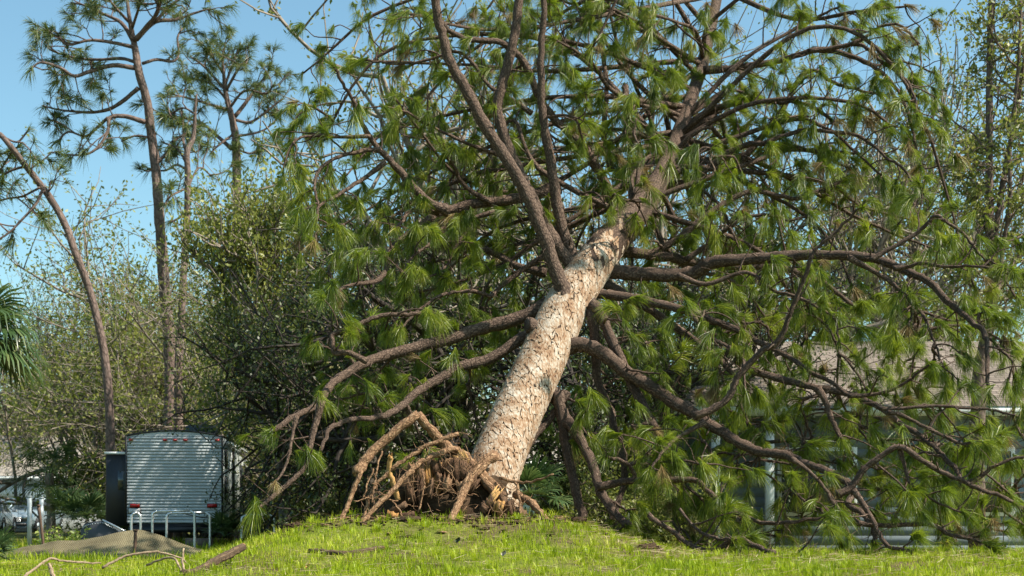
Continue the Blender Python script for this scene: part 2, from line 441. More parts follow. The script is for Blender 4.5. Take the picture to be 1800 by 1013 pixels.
# ------------------------------------------------------------------ the uprooted pine
PX = [  # name, start Y, end Y, start width px, end width px, points (photograph pixels), foliage density
 ('L1', 18.35, 15.6, 27, 10, [(975,532),(915,558),(850,576),(800,592),(746,606),(690,620),(657,631),(628,645),(600,662),(583,677),(568,700),(555,715),(524,731),(483,758)], 0.2),
 ('L1b', 15.9, 15.2, 13, 6, [(566,704),(556,740),(547,775),(536,822),(500,856),(470,880),(445,897)], 0.2),
 ('L1c', 15.7, 15.3, 8, 4, [(522,732),(516,755),(511,786),(500,826),(487,850)], 0.25),
 ('L1d', 16.2, 16.5, 10, 8, [(645,636),(612,620),(589,621),(586,600),(589,586),(628,571),(657,558),(702,550),(745,546)], 1.),
 ('L3', 18.0, 16.0, 24, 7, [(940,585),(918,594),(859,631),(805,646),(776,663),(746,680),(725,695),(700,718),(675,731),(645,737),(612,739),(577,755),(560,795)], 0.6),
 ('L4', 19.4, 17.2, 22, 5, [(985,330),(930,345),(863,355),(820,360),(796,368),(766,377),(737,398),(701,425),(684,447),(678,475),(664,493),(633,499),(604,508),(590,528)], 1.1),
 ('L4b', 18.5, 18.0, 9, 5, [(772,375),(748,372),(719,372),(706,388),(694,402)], 1.),
 ('L4c', 18.4, 17.5, 18, 5, [(790,372),(757,358),(725,327),(704,300),(680,276),(650,241),(634,209),(622,178),(603,146),(585,110)], 0.8),
 ('L4d', 18.0, 17.2, 9, 4, [(668,264),(645,264),(627,268),(601,272),(577,283),(559,300),(552,327),(558,354),(553,392)], 1.2),
 ('L4e', 17.8, 17.4, 7, 3, [(652,240),(599,241),(547,239),(520,247),(504,276),(498,310)], 1.2),
 ('L4f', 18.1, 17.0, 9, 4, [(678,285),(642,312),(618,327),(589,345),(562,360),(557,390),(556,426)], 1.2),
 ('L5', 18.8, 17.6, 8, 4, [(870,372),(820,386),(796,395),(766,410),(752,434),(728,451),(713,475),(716,500)], 1.2),
 ('L6', 19.2, 18.6, 10, 5, [(863,355),(829,337),(808,315),(799,294),(787,278),(778,250)], 1.3),
 ('L7', 18.9, 17.8, 11, 4, [(990,430),(930,467),(900,488),(879,506),(861,521),(835,513),(796,515),(766,525),(737,546),(705,580)], 1.),
 ('L7b', 19.3, 20.2, 15, 9, [(960,480),(910,468),(870,446),(835,434),(800,428),(760,420)], .8),
 ('L8', 19.2, 18.2, 6, 3, [(830,392),(802,432),(787,463),(766,484),(731,496),(700,504)], 1.2),
 ('U1', 17.85, 17.6, 30, 15, [(996,530),(985,498),(974,468),(960,424),(940,375),(921,332),(893,284),(855,225),(824,166),(796,118),(780,71),(771,32),(767,0),(760,-60)], .25),
 ('U2', 18.3, 18.6, 26, 16, [(1015,490),(1000,462),(975,425),(952,385),(930,338),(905,288),(886,235),(876,190),(884,150),(897,95),(908,40),(912,0),(918,-60)], .25),
 ('U3', 18.5, 18.2, 26, 10, [(1020,480),(1007,452),(991,410),(977,345),(966,276),(954,213),(950,158),(950,79),(956,24),(951,-40)], .35),
 ('U4', 19.6, 19.0, 20, 8, [(1090,395),(1065,325),(1037,276),(1009,241),(972,207),(945,165),(930,125),(910,95),(880,75),(850,71),(816,66),(788,50),(765,20)], 0.6),
 ('U4b', 19.2, 19.4, 9, 4, [(935,200),(900,175),(860,150),(830,110),(800,90),(740,108),(690,110),(640,105)], 1.2),
 ('U4c', 19.2, 18.4, 9, 4, [(905,285),(870,270),(842,262),(790,240),(742,215),(700,190)], 1.),
 ('U6', 21.5, 19.5, 14, 5, [(1236,124),(1281,121),(1326,115),(1370,107),(1400,98),(1430,89),(1459,90),(1489,98),(1524,112),(1551,133),(1572,160),(1589,192),(1598,231),(1604,268)], 0.9),
 ('U6b', 20.6, 19.2, 9, 4, [(1420,91),(1474,83),(1501,78),(1524,84),(1548,107),(1578,127),(1598,148),(1610,184),(1612,205)], 1.1),
 ('U6c', 20.0, 19.4, 7, 3, [(1495,79),(1527,62),(1548,47),(1572,43),(1589,47),(1607,65),(1618,89),(1618,120)], 1.),
 ('U7', 21.0, 20.0, 15, 6, [(1195,236),(1237,201),(1266,189),(1296,181),(1320,175),(1355,181),(1400,180),(1440,195),(1470,220)], 1.2),
 ('U8', 20.4, 19.3, 15, 6, [(1165,330),(1215,318),(1252,290),(1281,269),(1311,255),(1335,252),(1400,259),(1444,268),(1474,268),(1512,271)], 0.8),
 ('U8b', 19.8, 18.6, 9, 4, [(1345,252),(1380,238),(1421,228),(1459,232),(1504,237),(1533,255),(1560,278),(1589,296),(1610,330)], 1.1),
 ('U9', 20.8, 20.2, 12, 5, [(1290,300),(1340,240),(1379,189),(1400,148),(1415,130),(1436,126),(1459,142),(1500,157),(1548,169)], 1.1),
 ('R1', 18.6, 15.6, 30, 7, [(1045,476),(1071,478),(1118,481),(1178,484),(1219,481),(1240,468),(1266,460),(1311,457),(1355,454),(1400,451),(1444,450),(1489,451),(1542,457),(1578,472),(1607,484),(1637,499),(1666,530),(1696,556),(1726,580),(1738,604),(1740,650),(1744,700)], 0.5),
 ('R1b', 17.0, 16.2, 9, 4, [(1530,458),(1560,440),(1607,413),(1631,392),(1646,380),(1666,395),(1696,416),(1711,439),(1732,463),(1767,499),(1790,540)], 1.),
 ('R1c', 16.8, 15.8, 8, 4, [(1570,472),(1595,470),(1619,463),(1652,469),(1696,469),(1735,472),(1785,487),(1830,510)], 1.),
 ('R1d', 17.2, 16.2, 10, 4, [(1490,452),(1527,472),(1563,493),(1589,515),(1607,535),(1622,550),(1637,583),(1652,618),(1656,650)], 1.),
 ('R1e', 17.6, 16.8, 9, 4, [(1190,483),(1240,500),(1300,480),(1330,486),(1360,510),(1400,520),(1450,545),(1480,560)], 1.),
 ('R2', 19.15, 19.7, 24, 8, [(1060,440),(1089,442),(1133,448),(1178,454),(1220,464),(1290,470),(1355,470),(1400,478),(1450,500),(1500,540)], 0.6),
 ('R3', 19.2, 19.7, 16, 6, [(1075,440),(1130,448),(1160,439),(1192,419),(1225,392),(1261,365),(1284,351),(1320,336),(1370,345),(1400,348),(1450,330),(1490,310)], 0.7),
 ('R3b', 18.9, 18.4, 10, 4, [(1205,458),(1252,425),(1275,405),(1310,385),(1350,380),(1390,390),(1430,380)], 1.2),
 ('R4', 18.3, 16.4, 20, 7, [(1040,514),(1064,518),(1104,523),(1148,532),(1184,541),(1218,549),(1246,562),(1296,580),(1326,597),(1355,610),(1400,633),(1430,654),(1470,672),(1510,700)], 0.45),
 ('R4b', 17.6, 17.0, 9, 6, [(1212,547),(1226,566),(1240,587),(1261,600),(1284,612),(1302,627),(1316,642)], .7),
 ('R5', 18.6, 18.2, 20, 10, [(1040,495),(1068,502),(1098,518),(1147,548),(1178,571),(1205,590),(1235,612),(1280,650),(1310,700)], 0.4),
 ('R6', 17.65, 14.8, 30, 9, [(985,610),(1018,606),(1047,615),(1074,633),(1104,658),(1139,677),(1178,704),(1213,725),(1237,742),(1266,760),(1296,780),(1326,793),(1355,799),(1382,804),(1406,816),(1439,828),(1479,850),(1490,870),(1479,888),(1504,910),(1520,934),(1524,962)], 0.22),
 ('R6b', 15.9, 15.4, 15, 5, [(1218,732),(1252,720),(1281,698),(1296,665),(1320,636),(1343,615),(1361,606),(1379,580),(1388,550),(1400,525),(1415,487),(1433,442),(1459,416),(1498,380),(1530,350)], 0.2),
 ('R6c', 16.0, 15.6, 9, 4, [(1240,743),(1201,763),(1184,775),(1157,805),(1140,830)], 1.),
 ('R6d', 15.2, 14.9, 9, 4, [(1390,806),(1420,826),(1450,858),(1480,905),(1500,945)], 1.),
 ('R7', 17.2, 15.2, 15, 9, [(1290,630),(1320,651),(1355,662),(1400,675),(1444,684),(1496,696),(1528,709),(1553,722),(1585,747),(1618,767),(1647,796),(1679,828),(1690,860)], 0.4),
 ('R7b', 16.4, 16.2, 13, 8, [(1436,682),(1450,704),(1459,734),(1471,760),(1478,775)], .6),
 ('R8b', 16.0, 15.6, 8, 4, [(1490,696),(1532,694),(1577,682),(1610,661),(1640,640)], 1.2),
 ('R8c', 15.8, 15.2, 7, 4, [(1545,718),(1585,718),(1651,714),(1708,718),(1749,722),(1781,730),(1810,745)], 1.1),
 ('R8d', 15.7, 15.2, 8, 4, [(1560,724),(1585,730),(1626,751),(1667,771),(1691,779),(1728,775),(1761,765),(1800,722),(1830,690)], 0.7),
 ('R9', 15.1, 14.5, 14, 7, [(1470,870),(1496,857),(1516,828),(1545,804),(1581,785),(1614,804),(1651,828),(1687,843),(1728,861),(1769,877),(1805,905)], 0.4),
 ('R9b', 14.8, 14.6, 9, 5, [(1700,850),(1725,838),(1749,820),(1800,804),(1840,800)], 1.),
 ('R9c', 15.0, 14.8, 8, 4, [(1581,787),(1590,820),(1600,850),(1640,880),(1700,905)], 1.1),
 ('R10', 15.0, 14.6, 11, 5, [(1500,915),(1520,922),(1585,924),(1634,924),(1667,943),(1708,953),(1740,971)], 0.5),
 ('R11', 15.0, 14.3, 12, 6, [(1500,862),(1512,877),(1532,910),(1549,943),(1565,963),(1594,969),(1612,973)], .5),
 ('R12', 17.4, 15.9, 24, 15, [(965,680),(978,705),(997,740),(1018,770),(1043,822),(1054,858),(1072,894),(1096,922),(1106,932)], .1),
 ('R12b', 16.3, 14.6, 14, 6, [(1050,856),(1086,849),(1115,845),(1169,844),(1219,844),(1240,861),(1269,887),(1301,904),(1337,919),(1382,919),(1435,914),(1480,905)], 0.4),
 ('R12c', 16.2, 16.0, 9, 6, [(1112,846),(1116,834),(1104,815),(1083,806),(1060,803)], .4),
 ('R12d', 16.2, 15.8, 7, 4, [(1106,818),(1125,811),(1151,811),(1208,811),(1240,820)], 1.2),
 ('R13', 17.3, 16.8, 19, 18, [(980,690),(988,740),(997,793),(1007,836),(1018,879),(1030,912)], .1),
 ('R14', 17.9, 17.0, 18, 10, [(1040,545),(1047,610),(1050,668),(1072,722),(1083,768),(1093,804),(1095,851),(1079,897),(1070,918)], .4),
 ('R14b', 17.6, 17.2, 9, 4, [(1086,765),(1105,790),(1135,808),(1170,830),(1200,860)], 1.2),
 ('R15', 17.9, 17.2, 21, 17, [(1040,535),(1053,548),(1076,601),(1100,652),(1128,712),(1151,753)], 0.15),
 ('R16', 17.4, 17.0, 16, 10, [(995,690),(985,712),(960,746),(936,775),(914,829),(900,870)], .1),
 ('R17', 15.4, 13.9, 9, 11, [(1140,905),(1151,915),(1187,937),(1212,958),(1251,969),(1280,953),(1301,948),(1330,962),(1366,976),(1402,988),(1420,993)], .5),
 ('R17b', 15.4, 14.6, 5, 7, [(1195,895),(1205,908),(1233,937),(1266,947),(1300,948)], 1.2),
 ('B1', 21.4, 22.0, 14, 12, [(1118,262),(1107,225),(1100,190),(1097,150)], .3),
 ('B2', 21.0, 22.5, 11, 8, [(1075,300),(1062,240),(1066,160),(1060,90),(1050,0),(1048,-40)], 1.),
 ('B3', 21.2, 21.6, 9, 6, [(1165,290),(1150,230),(1135,190),(1122,165),(1105,120),(1080,60),(1070,0)], 1.),
 ('B4', 21.5, 21.2, 9, 8, [(1178,250),(1169,190),(1163,140),(1178,128),(1155,130),(1130,136)], .5),
]
TRUNK = [(868,905,16.35,52),(862,868,16.4,55),(868,828,16.5,49),(900,748,16.92,46.5),(945,650,17.45,44.5),(995,540,18.0,41.5),(1034,478,18.4,38),(1068,432,18.8,33),(1110,385,19.3,27),(1152,330,19.9,20),(1183,262,20.6,15),(1213,178,21.4,12),(1237,104,22.1,11),(1260,0,23.0,9),(1272,-70,23.6,7)]
tp = catmull([P(a, b, y) for a, b, y, w in TRUNK], 8)
tr = np.interp(np.linspace(0, 1, len(tp)), np.linspace(0, 1, len(TRUNK)), [w * .95 / F * y for a, b, y, w in TRUNK])
BASE = np.array([tp[2][0], tp[2][1], float(ground_z(tp[2][0], tp[2][1]))])
pine = thing('uprooted_pine_tree', 'huge uprooted pine leaning on its limbs, flaky tan trunk and torn roots', 'tree', BASE)

KS = int(np.argmin(np.abs(tp[:, 1] - 19.15)))
mb = MB(); tube(mb, tp[:KS + 1], (tr - 0.004)[:KS + 1], 36, 0.012)
trunk = mb.obj('trunk', M['fissure'], pine, True)
mb = MB(); tube(mb, tp[KS - 16:], tr[KS - 16:] * np.interp(np.arange(len(tr) - KS + 16), [0, 6, 16], [.96, 1.0, 1.0]), 20, 0.03)
mb.obj('leader', M['limb'], pine, True)

# bark plates: Voronoi cells on the unrolled trunk, each a raised flake of its own
tt, tn, tbn = frames(tp)
tl = np.concatenate([[0], np.cumsum(np.linalg.norm(np.diff(tp, axis=0), axis=1))])
SMAX = tl[np.argmin(np.abs(tp[:, 1] - 19.15))]
def on_trunk(th, s, h):
    o = np.array([np.interp(s, tl, tp[:, k]) for k in range(3)])
    n = nrm([np.interp(s, tl, tn[:, k]) for k in range(3)]); b = nrm([np.interp(s, tl, tbn[:, k]) for k in range(3)])
    rr = np.interp(s, tl, tr)
    return o + (rr + h) * (math.cos(th) * n + math.sin(th) * b)
du, dv = 0.072, 0.108
mu = 0.30 / du; mv = 1 / dv
seeds = []
for _ in range(7000):
    c_ = (random.uniform(0, 2 * math.pi), random.uniform(-.05, SMAX + .05)); md = random.uniform(.5, 1.2)
    ok = True
    for (a_, b_, m_) in seeds:
        dd_ = (a_ - c_[0] + math.pi) % (2 * math.pi) - math.pi
        if (dd_ * mu + (b_ - c_[1]) * mv * .6) ** 2 + ((b_ - c_[1]) * mv) ** 2 < (min(md, m_) if random.random() < .5 else md) ** 2:
            ok = False; break
    if ok: seeds.append((c_[0], c_[1], md))
seeds = np.array(seeds)[:, :2]
camp = np.array([0, 0, ZC])
plates = []
for (th, s) in seeds:
    if random.random() < (s - (SMAX - 1.3)) / 1.1: continue          # the flakes give out where the limbs begin
    dth = (seeds[:, 0] - th + math.pi) % (2 * math.pi) - math.pi
    V = (seeds[:, 1] - s) * mv; U = dth * mu + V * .55
    near = np.where((U * U + V * V < 9) & (U * U + V * V > 1e-9))[0]
    poly = [(-1.6, -1.6), (1.6, -1.6), (1.6, 1.6), (-1.6, 1.6)]
    for k in near:
        nx_, ny_ = U[k], V[k]; c = (nx_ * nx_ + ny_ * ny_) / 2
        out = []
        for a in range(len(poly)):
            p0, p1 = poly[a], poly[(a + 1) % len(poly)]
            d0 = p0[0] * nx_ + p0[1] * ny_ - c; d1 = p1[0] * nx_ + p1[1] * ny_ - c
            if d0 <= 0: out.append(p0)
            if (d0 < 0) != (d1 < 0):
                t = d0 / (d0 - d1); out.append((p0[0] + t * (p1[0] - p0[0]), p0[1] + t * (p1[1] - p0[1])))
        poly = out
        if len(poly) < 3: break
    if len(poly) < 3: continue
    pts = []
    for a in range(len(poly)):
        p0, p1 = np.array(poly[a]), np.array(poly[(a + 1) % len(poly)])
        if np.linalg.norm(p1 - p0) < 0.08: continue
        pts.append(p0)
        e_ = np.linalg.norm(p1 - p0)
        if e_ > 0.7: pts += [p0 * .67 + p1 * .33 + rng.normal(0, 0.11, 2), p0 * .33 + p1 * .67 + rng.normal(0, 0.11, 2)]
        elif e_ > 0.3: pts.append((p0 + p1) / 2 + rng.normal(0, 0.10, 2))
    if len(pts) < 3: continue
    pts = np.array(pts)
    h = random.uniform(0.0022, 0.0036); lip = random.choice([0, .003, .006, .009, .014]); la = random.gauss(2.6, .9); ld = np.array([math.cos(la), math.sin(la)])
    lo = pts * 1.0; hi = pts * random.uniform(0.885, 0.975) + rng.normal(0, .035, 2)
    vlo = [on_trunk(th + (q[0] - .55 * q[1]) / mu, s + q[1] / mv, -0.007) for q in lo]
    vhi = [on_trunk(th + (q[0] - .55 * q[1]) / mu, s + q[1] / mv, h + lip * max(0.0, float(q @ ld) - .15) + random.gauss(0, .0005)) for q in hi]
    ctr = on_trunk(th, s, h)
    n = len(pts)
    mid_ = [on_trunk(th + (q[0] - .55 * q[1]) / mu, s + q[1] / mv, h) for q in hi * .55]
    v = np.array(vlo + vhi + vhi + mid_ + [ctr])              # the rim is doubled so that the face keeps its own shading
    q = [[a, (a + 1) % n, n + (a + 1) % n, n + a] for a in range(n)] + [[2 * n + a, 2 * n + (a + 1) % n, 3 * n + (a + 1) % n, 3 * n + a] for a in range(n)]
    t = [[3 * n + a, 3 * n + (a + 1) % n, 4 * n] for a in range(n)]
    uv = np.vstack([pts * [du, dv]] * 3 + [pts * [du * .55, dv * .55], [[0, 0]]]) + np.array([th * .3, s])
    nv = nrm(ctr - on_trunk(th, s, -0.1))
    face = np.dot(nv, nrm(camp - ctr))
    plates.append((face * (20 - ctr[1]), v, q, t, uv, ctr))
plates.sort(key=lambda a: -a[0])
rest = MB()
for k, (f, v, q, t, uv, ctr) in enumerate(plates):
    if k < 300:
        m1 = MB(); m1.add(v, q, t, uv)
        me = m1.mesh('bark_plate', M['plate'], True, ctr)
        ob = bpy.data.objects.new('bark_plate', me); C.objects.link(ob)
        ob.parent = trunk; ob.location = tuple(ctr - BASE)
    else:
        rest.add(v, q, t, uv)
rest.obj('bark', M['plate'], trunk, True, kind='stuff')

# limbs with side twigs and needle brushes
bank = tuft_bank(132, 0.235, 0.0047, 5, 5, 62)
bank_me = {}
tufts = []        # (limb object, position, direction, scale, size on picture)
limbs = []
LP = []

def proj(p):
    return 900 + F * p[0] / p[1], HZ - F * (p[2] - ZC) / p[1]

def clear_zone(p):
    """twigs torn off where the limb rubbed the trunk and over the root pit"""
    x, y = proj(p)
    if p[1] < 18.0 and 490 < y < 930:
        cx = np.interp(y, [430, 500, 650, 815, 900], [1060, 1010, 945, 870, 850])
        if cx - 75 < x < cx + 70: return True
    if 585 < x < 980 and 715 < y < 990 and p[1] < 17: return True
    return False

def twigs(mb, pts, r_end, dens, droop=0.5, lmax=0.95, start=0.22, dl=None):
    L = np.concatenate([[0], np.cumsum(np.linalg.norm(np.diff(pts, axis=0), axis=1))])
    tot = L[-1]
    if dens <= 0: return
    s = tot * start + random.random() * 0.15
    res = []
    while s < tot:
        p = np.array([np.interp(s, L, pts[:, k]) for k in range(3)])
        i = min(np.searchsorted(L, s), len(pts) - 1); tan = nrm(pts[i] - pts[i - 1])
        rp = nrm(np.cross(tan, rng.normal(0, 1, 3)))
        if rp[2] < -0.3 and random.random() < 0.5: rp = -rp
        d = nrm(tan * random.uniform(.2, .9) + rp * 1.0 + np.array([0, 0, .15]))
        ln = random.uniform(.28, lmax) * (1 - 0.4 * s / tot)
        n = 5; q = [p]; dd = d.copy()
        for _ in range(n):
            dd = nrm(dd + rng.normal(0, .2, 3) + np.array([0, 0, -0.10 * droop]))
            q.append(q[-1] + dd * ln / n)
        q = np.array(q)
        if not (clear_zone(q[-1]) or clear_zone(q[3])):
            tube(mb, catmull(q, 2), [0.0085 + 0.006 * ln, 0.005], 4, 0, False)
            res.append((q[-1], dd))
            for _ in range(random.choice([0, 1, 1, 2])):
                k = random.choice([2, 3, 4]); e = nrm(dd + rng.normal(0, .6, 3))
                z = [q[k]]; l2 = random.uniform(.10, .28)
                for _ in range(3): e = nrm(e + rng.normal(0, .15, 3) + np.array([0, 0, -.1])); z.append(z[-1] + e * l2 / 3)
                tube(mb, np.array(z), [0.006, 0.0045], 3, 0, False); res.append((z[-1], e))
        s += random.uniform(.18, .43) / dens
    tan = nrm(pts[-1] - pts[-2]); res.append((pts[-1], tan))
    return res

def add_limb(pts, r, dens, sides=9, **kw):
    mb = MB()
    pts = pts + rng.normal(0, .006, pts.shape) * np.linspace(.2, 1, len(pts))[:, None] + np.cumsum(rng.normal(0, 0.003, pts.shape), axis=0) * np.linspace(0, 1, len(pts))[:, None]
    tube(mb, pts, r, sides, 0.085)
    res = twigs(mb, pts, r[-1], dens, **kw) or []
    Lc = np.linalg.norm(np.diff(pts, axis=0), axis=1).sum()
    for _ in range(int(Lc / .22)):                 # bare fine twigs
        i = random.randrange(len(pts) // 5, len(pts)); d = nrm(rng.normal(0, 1, 3) + np.array([0, 0, .2])); q = [pts[i]]; l_ = random.uniform(.15, .55)
        for _ in range(4): d = nrm(d + rng.normal(0, .3, 3)); q.append(q[-1] + d * l_ / 4)
        if not clear_zone(q[-1]): tube(mb, np.array(q), [.0055, .0025], 3, 0, False)
    # dead stubs
    for _ in range(int(len(pts) / 12)):
        i = random.randrange(2, len(pts) - 1); d = nrm(rng.normal(0, 1, 3))
        rr = np.interp(i, [0, len(pts)], [r[0], r[-1]])
        tube(mb, np.array([pts[i], pts[i] + d * (rr + .04), pts[i] + d * (rr + random.uniform(.06, .16)) + rng.normal(0, .01, 3)]), [min(.012, rr * .5), .006], 5)
    ob = mb.obj('limb', M['limb'], pine, True)
    limbs.append(ob); LP.append(pts[3:-1:2])
    for p, d in res:
        if clear_zone(p): continue
        dn = nrm(np.array(d) + np.array([0, 0, -random.uniform(.1, 1.5)]))
        tufts.append((ob, p, dn, random.uniform(.55, 1.12)))
        if random.random() < .25:
            tufts.append((ob, p - np.array(d) * .1 + rng.normal(0, .03, 3), nrm(np.array(d) + rng.normal(0, .6, 3) + np.array([0, 0, -.5])), random.uniform(.6, .95)))

for name, y0, y1, w0, w1, pts, dens in PX:
    Y = y0 + (y1 - y0) * np.linspace(0, 1, len(pts)) ** 1.6; W = np.linspace(w0, w1, len(pts)) * .92; W[0] *= 1.3
    wpts = catmull([P(a, b, y) for (a, b), y in zip(pts, Y)], 5)
    rr = np.interp(np.linspace(0, 1, len(wpts)), np.linspace(0, 1, len(pts)), W * Y / F / 2)
    add_limb(wpts, rr, dens)

add_limb(catmull([P(960, 592, 17.7), P(942, 578, 17.62), P(927, 568, 17.55)], 4), np.array([.13, .105, .09]), 0)

# limbs on the far side of the crown and under it
def far_limb(tx, ty, Y1, w0=12):
    ys = np.interp(ty, [0, 150, 300, 450, 620, 900], [23.0, 21.6, 20.4, 19.0, 18.3, 17.5])
    i = np.argmin(np.abs(tp[:, 1] - (np.clip(ys + random.gauss(-.3, .7), 19.3, 23.2) if ys > 20 else random.uniform(19.3, 21.6))))
    a = tp[i]; b = P(tx, ty, Y1)
    L = np.linalg.norm(b - a)
    kz = random.gauss(.06, .12)
    mid = a * .6 + b * .4 + np.array([random.gauss(0, .2), random.gauss(0, .3), kz * L + random.gauss(0, .15)])
    m2 = a * .25 + b * .75 + np.array([random.gauss(0, .2), random.gauss(0, .2), kz * L + random.gauss(0, .15)])
    pts = catmull([a, mid, m2, b], 6)
    if any(clear_zone(p) for p in pts[3:]): return
    add_limb(pts, np.linspace(w0, 4, 5) / F / 2 * 18, 1.25, sides=7, start=.3, lmax=1.1)
def side_limb(tx, ty, Y1, w0=7, dens=1.2):
    b = P(tx, ty, Y1); b[2] = max(b[2], float(ground_z(b[0], b[1])) + .08)
    allp = np.concatenate(LP); d = np.linalg.norm(allp - b, axis=1) + np.where(allp[:, 2] < b[2], .3, 0)
    near = np.argsort(d)[:30]; near = [k for k in near if d[k] > .35] or [near[-1]]
    a = allp[near[0]]; L = np.linalg.norm(b - a)
    if L > 3.0: return
    mid = (a + b) / 2 + rng.normal(0, .10 * L, 3) + np.array([0, 0, .05 * L])
    pts = catmull([a, a * .75 + mid * .25 + rng.normal(0, .02, 3), mid, b], 4)
    if any(clear_zone(p) for p in pts[2:]): return
    add_limb(pts, np.array([w0, 5, 3.5]) / F / 2 * 17, dens, sides=6, start=.2, lmax=.7)
for tx in range(540, 1800, 105):
    for ty in range(10, 560, 105):
        if tx < 620 and ty < 100: continue
        if tx > 1640 and ty < 380: continue
        if random.random() < .22: continue
        far_limb(tx + random.gauss(0, 30), ty + random.gauss(0, 30), random.uniform(18.6, 22.0))
for tx in range(580, 1820, 100):
    for ty in (600, 690, 780, 860, 920):
        if tx < 700 and ty > 800: continue
        if 880 < tx < 1120 and ty > 780: continue
        if random.random() < (.15 if tx > 1120 else .35): continue
        side_limb(tx + random.gauss(0, 30), ty + random.gauss(0, 22), random.uniform(16.8, 19.0), 10, 1.15)

for tx in range(1150, 1840, 70):
    for ty in (560, 620, 680, 735, 785, 830):
        if random.random() < .28: continue
        side_limb(tx + random.gauss(0, 25), ty + random.gauss(0, 20), random.uniform(16.6, 19.0), 8, 1.2)
for tx in range(1130, 1840, 62):
    for ty in (805, 855, 900, 935, 955):
        if random.random() < (.55 if ty < 880 else .32): continue
        side_limb(tx + random.gauss(0, 22), ty + random.gauss(0, 14), random.uniform(15.7, 17.8), dens=1.1)
for tx in range(560, 1640, 95):
    for ty in range(40, 800, 95):
        if random.random() < (.40 if tx < 1000 else .58) or (tx > 1500 and ty < 120) : continue
        side_limb(tx + random.gauss(0, 30), ty + random.gauss(0, 30), random.uniform(18.2, 21))
for tx in range(1040, 1300, 42):
    for ty in range(215, 440, 45):
        if random.random() < .6: continue
        side_limb(tx + random.gauss(0, 14), ty + random.gauss(0, 14), random.uniform(17.9, 18.9), 6, .9)
# keep needles above the ground
def put_tufts():
    keyed = []
    for k, (ob, p, d, s) in enumerate(tufts):
        x, y = proj(p)
        vis = -50 < x < 1850 and -60 < y < 1000
        keyed.append(((s / p[1]) if vis else 0, k))
    keyed.sort(reverse=True)
    single = set(k for _, k in keyed[:300])
    byl = {}; dead = {}
    for k, (ob, p, d, s) in enumerate(tufts):
        gz = float(ground_z(p[0], p[1]))
        if p[2] < gz + .06: p = np.array([p[0], p[1], gz + .07])
        if p[2] < gz + .3 and d[2] < -.3: d = nrm([d[0], d[1], -.15])
        if k in single:
            pk, j, yaw = place_tuft(None, bank, p, d, s)
            key = (pk, j)
            if key not in bank_me:
                m1 = MB(); m1.add(*bank[pk][j]); bank_me[key] = m1.mesh('needle_tuft', M['needle'])
            o = bpy.data.objects.new('needle_tuft', bank_me[key]); C.objects.link(o)
            o.parent = ob; o.location = tuple(p - BASE); o.rotation_euler = (0, 0, yaw); o.scale = (s, s, s)
        else:
            m1 = (dead if random.random() < .06 else byl).setdefault(ob.name, (ob, MB()))[1]
            place_tuft(m1, bank, p, d, s)
    for nm, (ob, m1) in byl.items():
        m1.obj('needles', M['needle'], ob, False, kind='stuff')
    for nm, (ob, m1) in dead.items():
        m1.obj('dead_needles', M['deadneedle'], ob, False, kind='stuff', label='dry rust brown needles')
put_tufts()

# torn root plate
def root(pts, Y0, Y1, w0, w1, m='root', name='root', sides=8, torn=False):
    Y = np.linspace(Y0, Y1, len(pts))
    w = catmull([P(a, b, y) for (a, b), y in zip(pts, Y)], 5)
    w = w + rng.normal(0, .006, w.shape)
    r = .9 * np.linspace(w0, w1, len(w)) / F / 2 * np.interp(np.linspace(0, 1, len(w)), [0, 1], [Y0, Y1])
    mb = MB(); tube(mb, w, r, sides, .10)
    ob = mb.obj(name, M[m], pine, True)
    for _ in range(int(len(w) * .5)):
        pass
    if torn:
        ms = MB(); e = w[-1]; d = nrm(w[-1] - w[-3])
        for _ in range(9):
            o = e + rng.normal(0, r[-1] * .45, 3) - d * .02
            tube(ms, np.array([o, o + d * random.uniform(.015, .06) + rng.normal(0, .006, 3)]), [.009, .002], 4)
        ms.obj('torn_end', M['torn'], ob)
    return ob, w
R1, w1 = root([(812,838),(800,806),(785,785),(760,759),(734,730)], 16.25, 15.9, 22, 17)
R2, w2 = root([(736,727),(695,759),(657,792),(640,812),(626,833)], 15.9, 15.6, 17, 21, torn=True)
root([(634,828),(620,866),(612,890),(603,908),(604,934),(606,950)], 15.6, 15.3, 11, 7)
root([(603,905),(596,920),(600,940),(604,955)], 15.35, 15.2, 6, 4)
root([(830,812),(798,790),(772,798),(742,810),(724,826),(703,849),(677,875),(649,903),(628,930),(612,952)], 16.1, 15.1, 13, 9)
root([(806,762),(775,774),(739,790),(708,810),(683,831),(657,859),(645,885),(640,915)], 15.8, 15.5, 9, 6, torn=False)
root([(868,800),(850,815),(829,836),(816,862),(806,885),(795,910),(786,930)], 16.1, 15.2, 24, 12)
root([(795,792),(816,800),(829,816),(850,836),(875,864),(890,903)], 16.1, 15.9, 18, 20)
root([(842,836),(862,859),(880,880),(905,908)], 15.95, 15.8, 18, 16)
root([(878,839),(914,848),(945,844),(972,835)], 15.9, 15.6, 7, 3)
root([(906,848),(911,868),(914,892),(916,915)], 15.8, 15.6, 6, 4)
root([(905,870),(927,879),(947,897),(966,922)], 16.1, 15.5, 17, 13, torn=True)
root([(699,880),(692,850),(684,828),(686,803)], 15.7, 15.6, 12, 9, m='torn', torn=True)
root([(672,793),(664,820),(658,850),(653,885)], 15.7, 15.5, 4, 3)
root([(656,824),(647,850),(638,880)], 15.6, 15.5, 4, 3)
root([(700,880),(662,878),(640,876),(622,883)], 15.6, 15.4, 3, 2)
root([(690,880),(700,893),(708,912),(712,925)], 15.5, 15.3, 3, 3)
root([(742,870),(738,840),(735,815)], 15.9, 15.8, 26, 16, m='root')
root([(770,870),(766,840),(768,812)], 16.0, 15.95, 26, 20, m='torn', torn=True)
root([(735,905),(741,875),(745,850),(742,828)], 15.6, 15.7, 4, 3)

